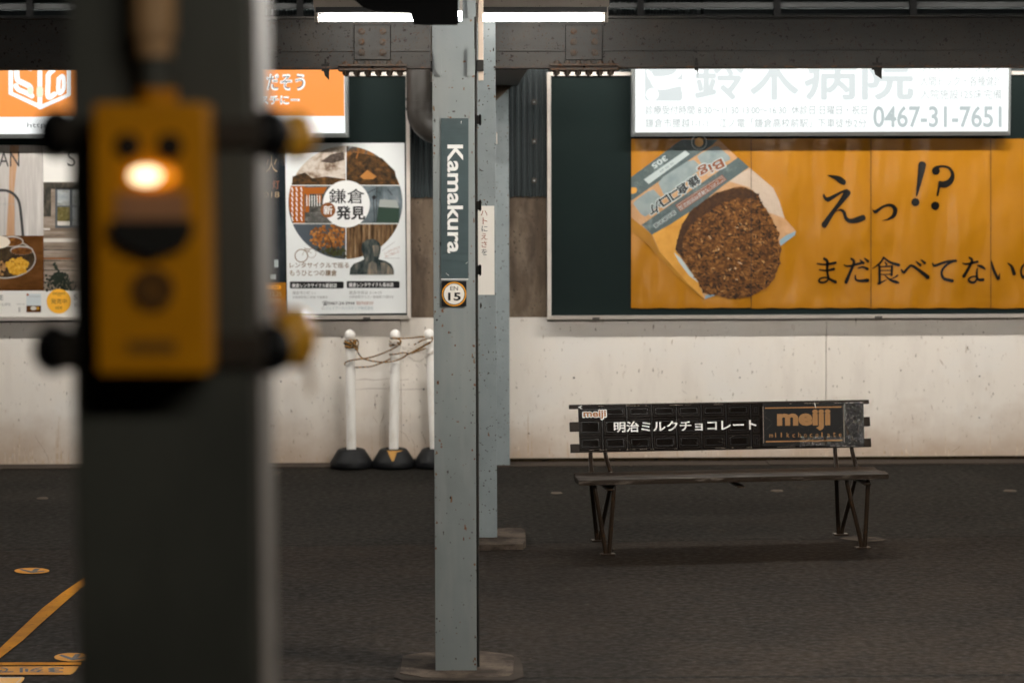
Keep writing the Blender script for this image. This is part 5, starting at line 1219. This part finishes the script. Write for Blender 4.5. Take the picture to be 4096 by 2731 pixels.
# ================================================================== marks on the ground
M_ym = mat('floor_yellow', (0.62, 0.25, 0.004), .75, spec=.1, over=[(6, (0.42, 0.16, 0.003), .45, .7, 4), (40, (0.10, 0.055, 0.02), .66, .74, 3)])
M_ys = mat('sticker_yellow', (0.68, 0.30, 0.025), .6, spec=.1, over=[(9, (0.54, 0.22, 0.016), .4, .7, 3)]); M_yp = mat('plate_yellow', (0.86, 0.41, 0.012), .5, over=[(30, (0.42, 0.2, 0.03), .66, .74, 3)])
M_fd = mat('sticker_dark', (0.05, 0.045, 0.04), .6)
UPN = (0, 0, 1)
def floor_print(): return P((0, 0, .004), UPN, .0006)
f = floor_print(); f.poly([(-160, 2740), (0, 2590), (90, 2505), (170, 2430), (250, 2368), (312, 2326), (440, 2240), (468, 2250), (330, 2345), (270, 2398), (160, 2495), (90, 2560), (0, 2630), (-100, 2740)], M_ym, 0)
tag(f.build('floor_line', loc=atZ(160, 2460)), 'worn yellow line painted slanting over the asphalt beside the blurred column', 'floor line')
zs = lambda x, y: (x/1.96, 2150 + y/1.96)
def arrow_disc(cx, cy, rx, ry, label):
    f = floor_print(); f.disc(cx, cy, rx, M_ys, 0, ry)
    A = [(-.66, -.05), (-.45, -.5), (-.2, -.1), (.1, -.05), (.30, -.72), (.62, -.6), (.40, .02), (.72, .05), (-.05, .62), (-.72, .10)]
    A = [(-.75, -.42), (-.60, -.62), (-.02, .10), (.16, -.75), (.50, -.75), (.28, .18), (.70, -.02), (.74, .22), (.10, .70), (-.06, .70)]
    f.poly([(cx+x_*rx, cy+y_*ry) for x_, y_ in A], M_fd, 1)
    tag(f.build('floor_sticker', loc=atZ(cx, cy)), label, 'floor sticker', 'round arrow stickers on the floor')
arrow_disc(250/1.96, 2150+257/1.96, 70, 11.8, 'round yellow arrow sticker on the asphalt, the farther of the two')
arrow_disc(2000/6.918, 2600+182/6.918, 72, 17, 'round yellow arrow sticker on the asphalt just above the yellow floor strip')
yt_ = lambda x, y: (x/6.918, 2600+y/6.918)
f = floor_print(); f.poly([yt_(-900, 330), yt_(2250, 322), yt_(2230, 395), yt_(-900, 410)], M_ym, 0)
f.poly([yt_(-900, 440), yt_(2180, 430), yt_(2090, 560), yt_(2000, 640), yt_(1930, 662), yt_(1700, 664), yt_(-900, 668)], M_ys, 0)
for i, (ch, a_, b_) in enumerate((('3', 1325, 1760), ('列', 545, 1210), ('で', -60, 370), ('お', -700, -200))): f.text(ch, *yt_(a_, 466), *yt_(b_, 604), M_fd, 1, .03, 180)
tag(f.build('floor_sticker', loc=atZ(120, 2685)), 'long yellow floor strip with dark upside down lettering', 'floor sticker')
f = floor_print(); f.poly([yt_(-900, 745), yt_(640, 730), yt_(678, 750), yt_(655, 810), yt_(560, 906), yt_(300, 1150), yt_(-900, 1150)], M_yp, 0)
f.stroke([yt_(-900, 748) + (3,), yt_(600, 742) + (3,), yt_(560, 800) + (3,), yt_(420, 930) + (3,)], mat('pale_line', (.6, .5, .42), .6), 1, sub=1)
f.text('で', *yt_(-260, 830), *yt_(60, 1000), M_fd, 1, .03, 180)
tag(f.build('floor_sticker', loc=atZ(30, 2725)), 'bright yellow floor plate with a pale border at the bottom corner', 'floor sticker')
for px, py, rx, lab in ((170, 1993, 24, 'pale round cap set in the asphalt beyond the yellow line'), (2226, 1972, 25, 'pale round cap set in the asphalt between the columns and the bench'), (3108, 1963, 27, 'pale round cap set in the asphalt seen under the bench seat'), (4040, 1963, 27, 'pale round cap set in the asphalt to the right of the bench')):
    c = atZ(px, py); r_ = rx/FPX*c.y*.98
    g = G(); g.lathe(c, [(r_, 0), (r_*.98, .003), (r_*.9, .0045), (0, .005)], mat('cap_concrete', (.085, .068, .054), .8, spec=.1), n=22)
    tag(g.build('ground_disc', loc=c), lab, 'ground disc', 'pale round caps in the asphalt')
f = floor_print()
f.poly([(1090, 1884), (1128, 1884), (1115, 1898), (1090, 1900)], M_gutter, 0)
tag(f.build('paint_remnant', loc=atZ(1105, 1895)), 'faded scrap of old paint on the asphalt near the chain stands', 'paint mark')
# crumbs, leaves and butts dropped on the floor
g = G(); rs = random.Random(4)
for k in range(46):
    p = atZ(rs.uniform(1150, 4090), rs.uniform(1900, 2725)); L_ = rs.uniform(.003, .009); a_ = rs.uniform(0, 3.14)
    g.add([p + Vector((L_*math.cos(a_+t)*(1 if i_ % 2 else .5), L_*math.sin(a_+t)*.6, .003+rs.uniform(0, .003))) for i_, t in enumerate((0, 1.3, 2.6, 3.9, 5.1))], [[0, 1, 2, 3, 4]], M_pad)
o = g.build('litter', loc=(1, 10.5, 0)); tag(o, 'tiny pale crumbs and grit scattered over the asphalt', 'litter', kind='stuff')
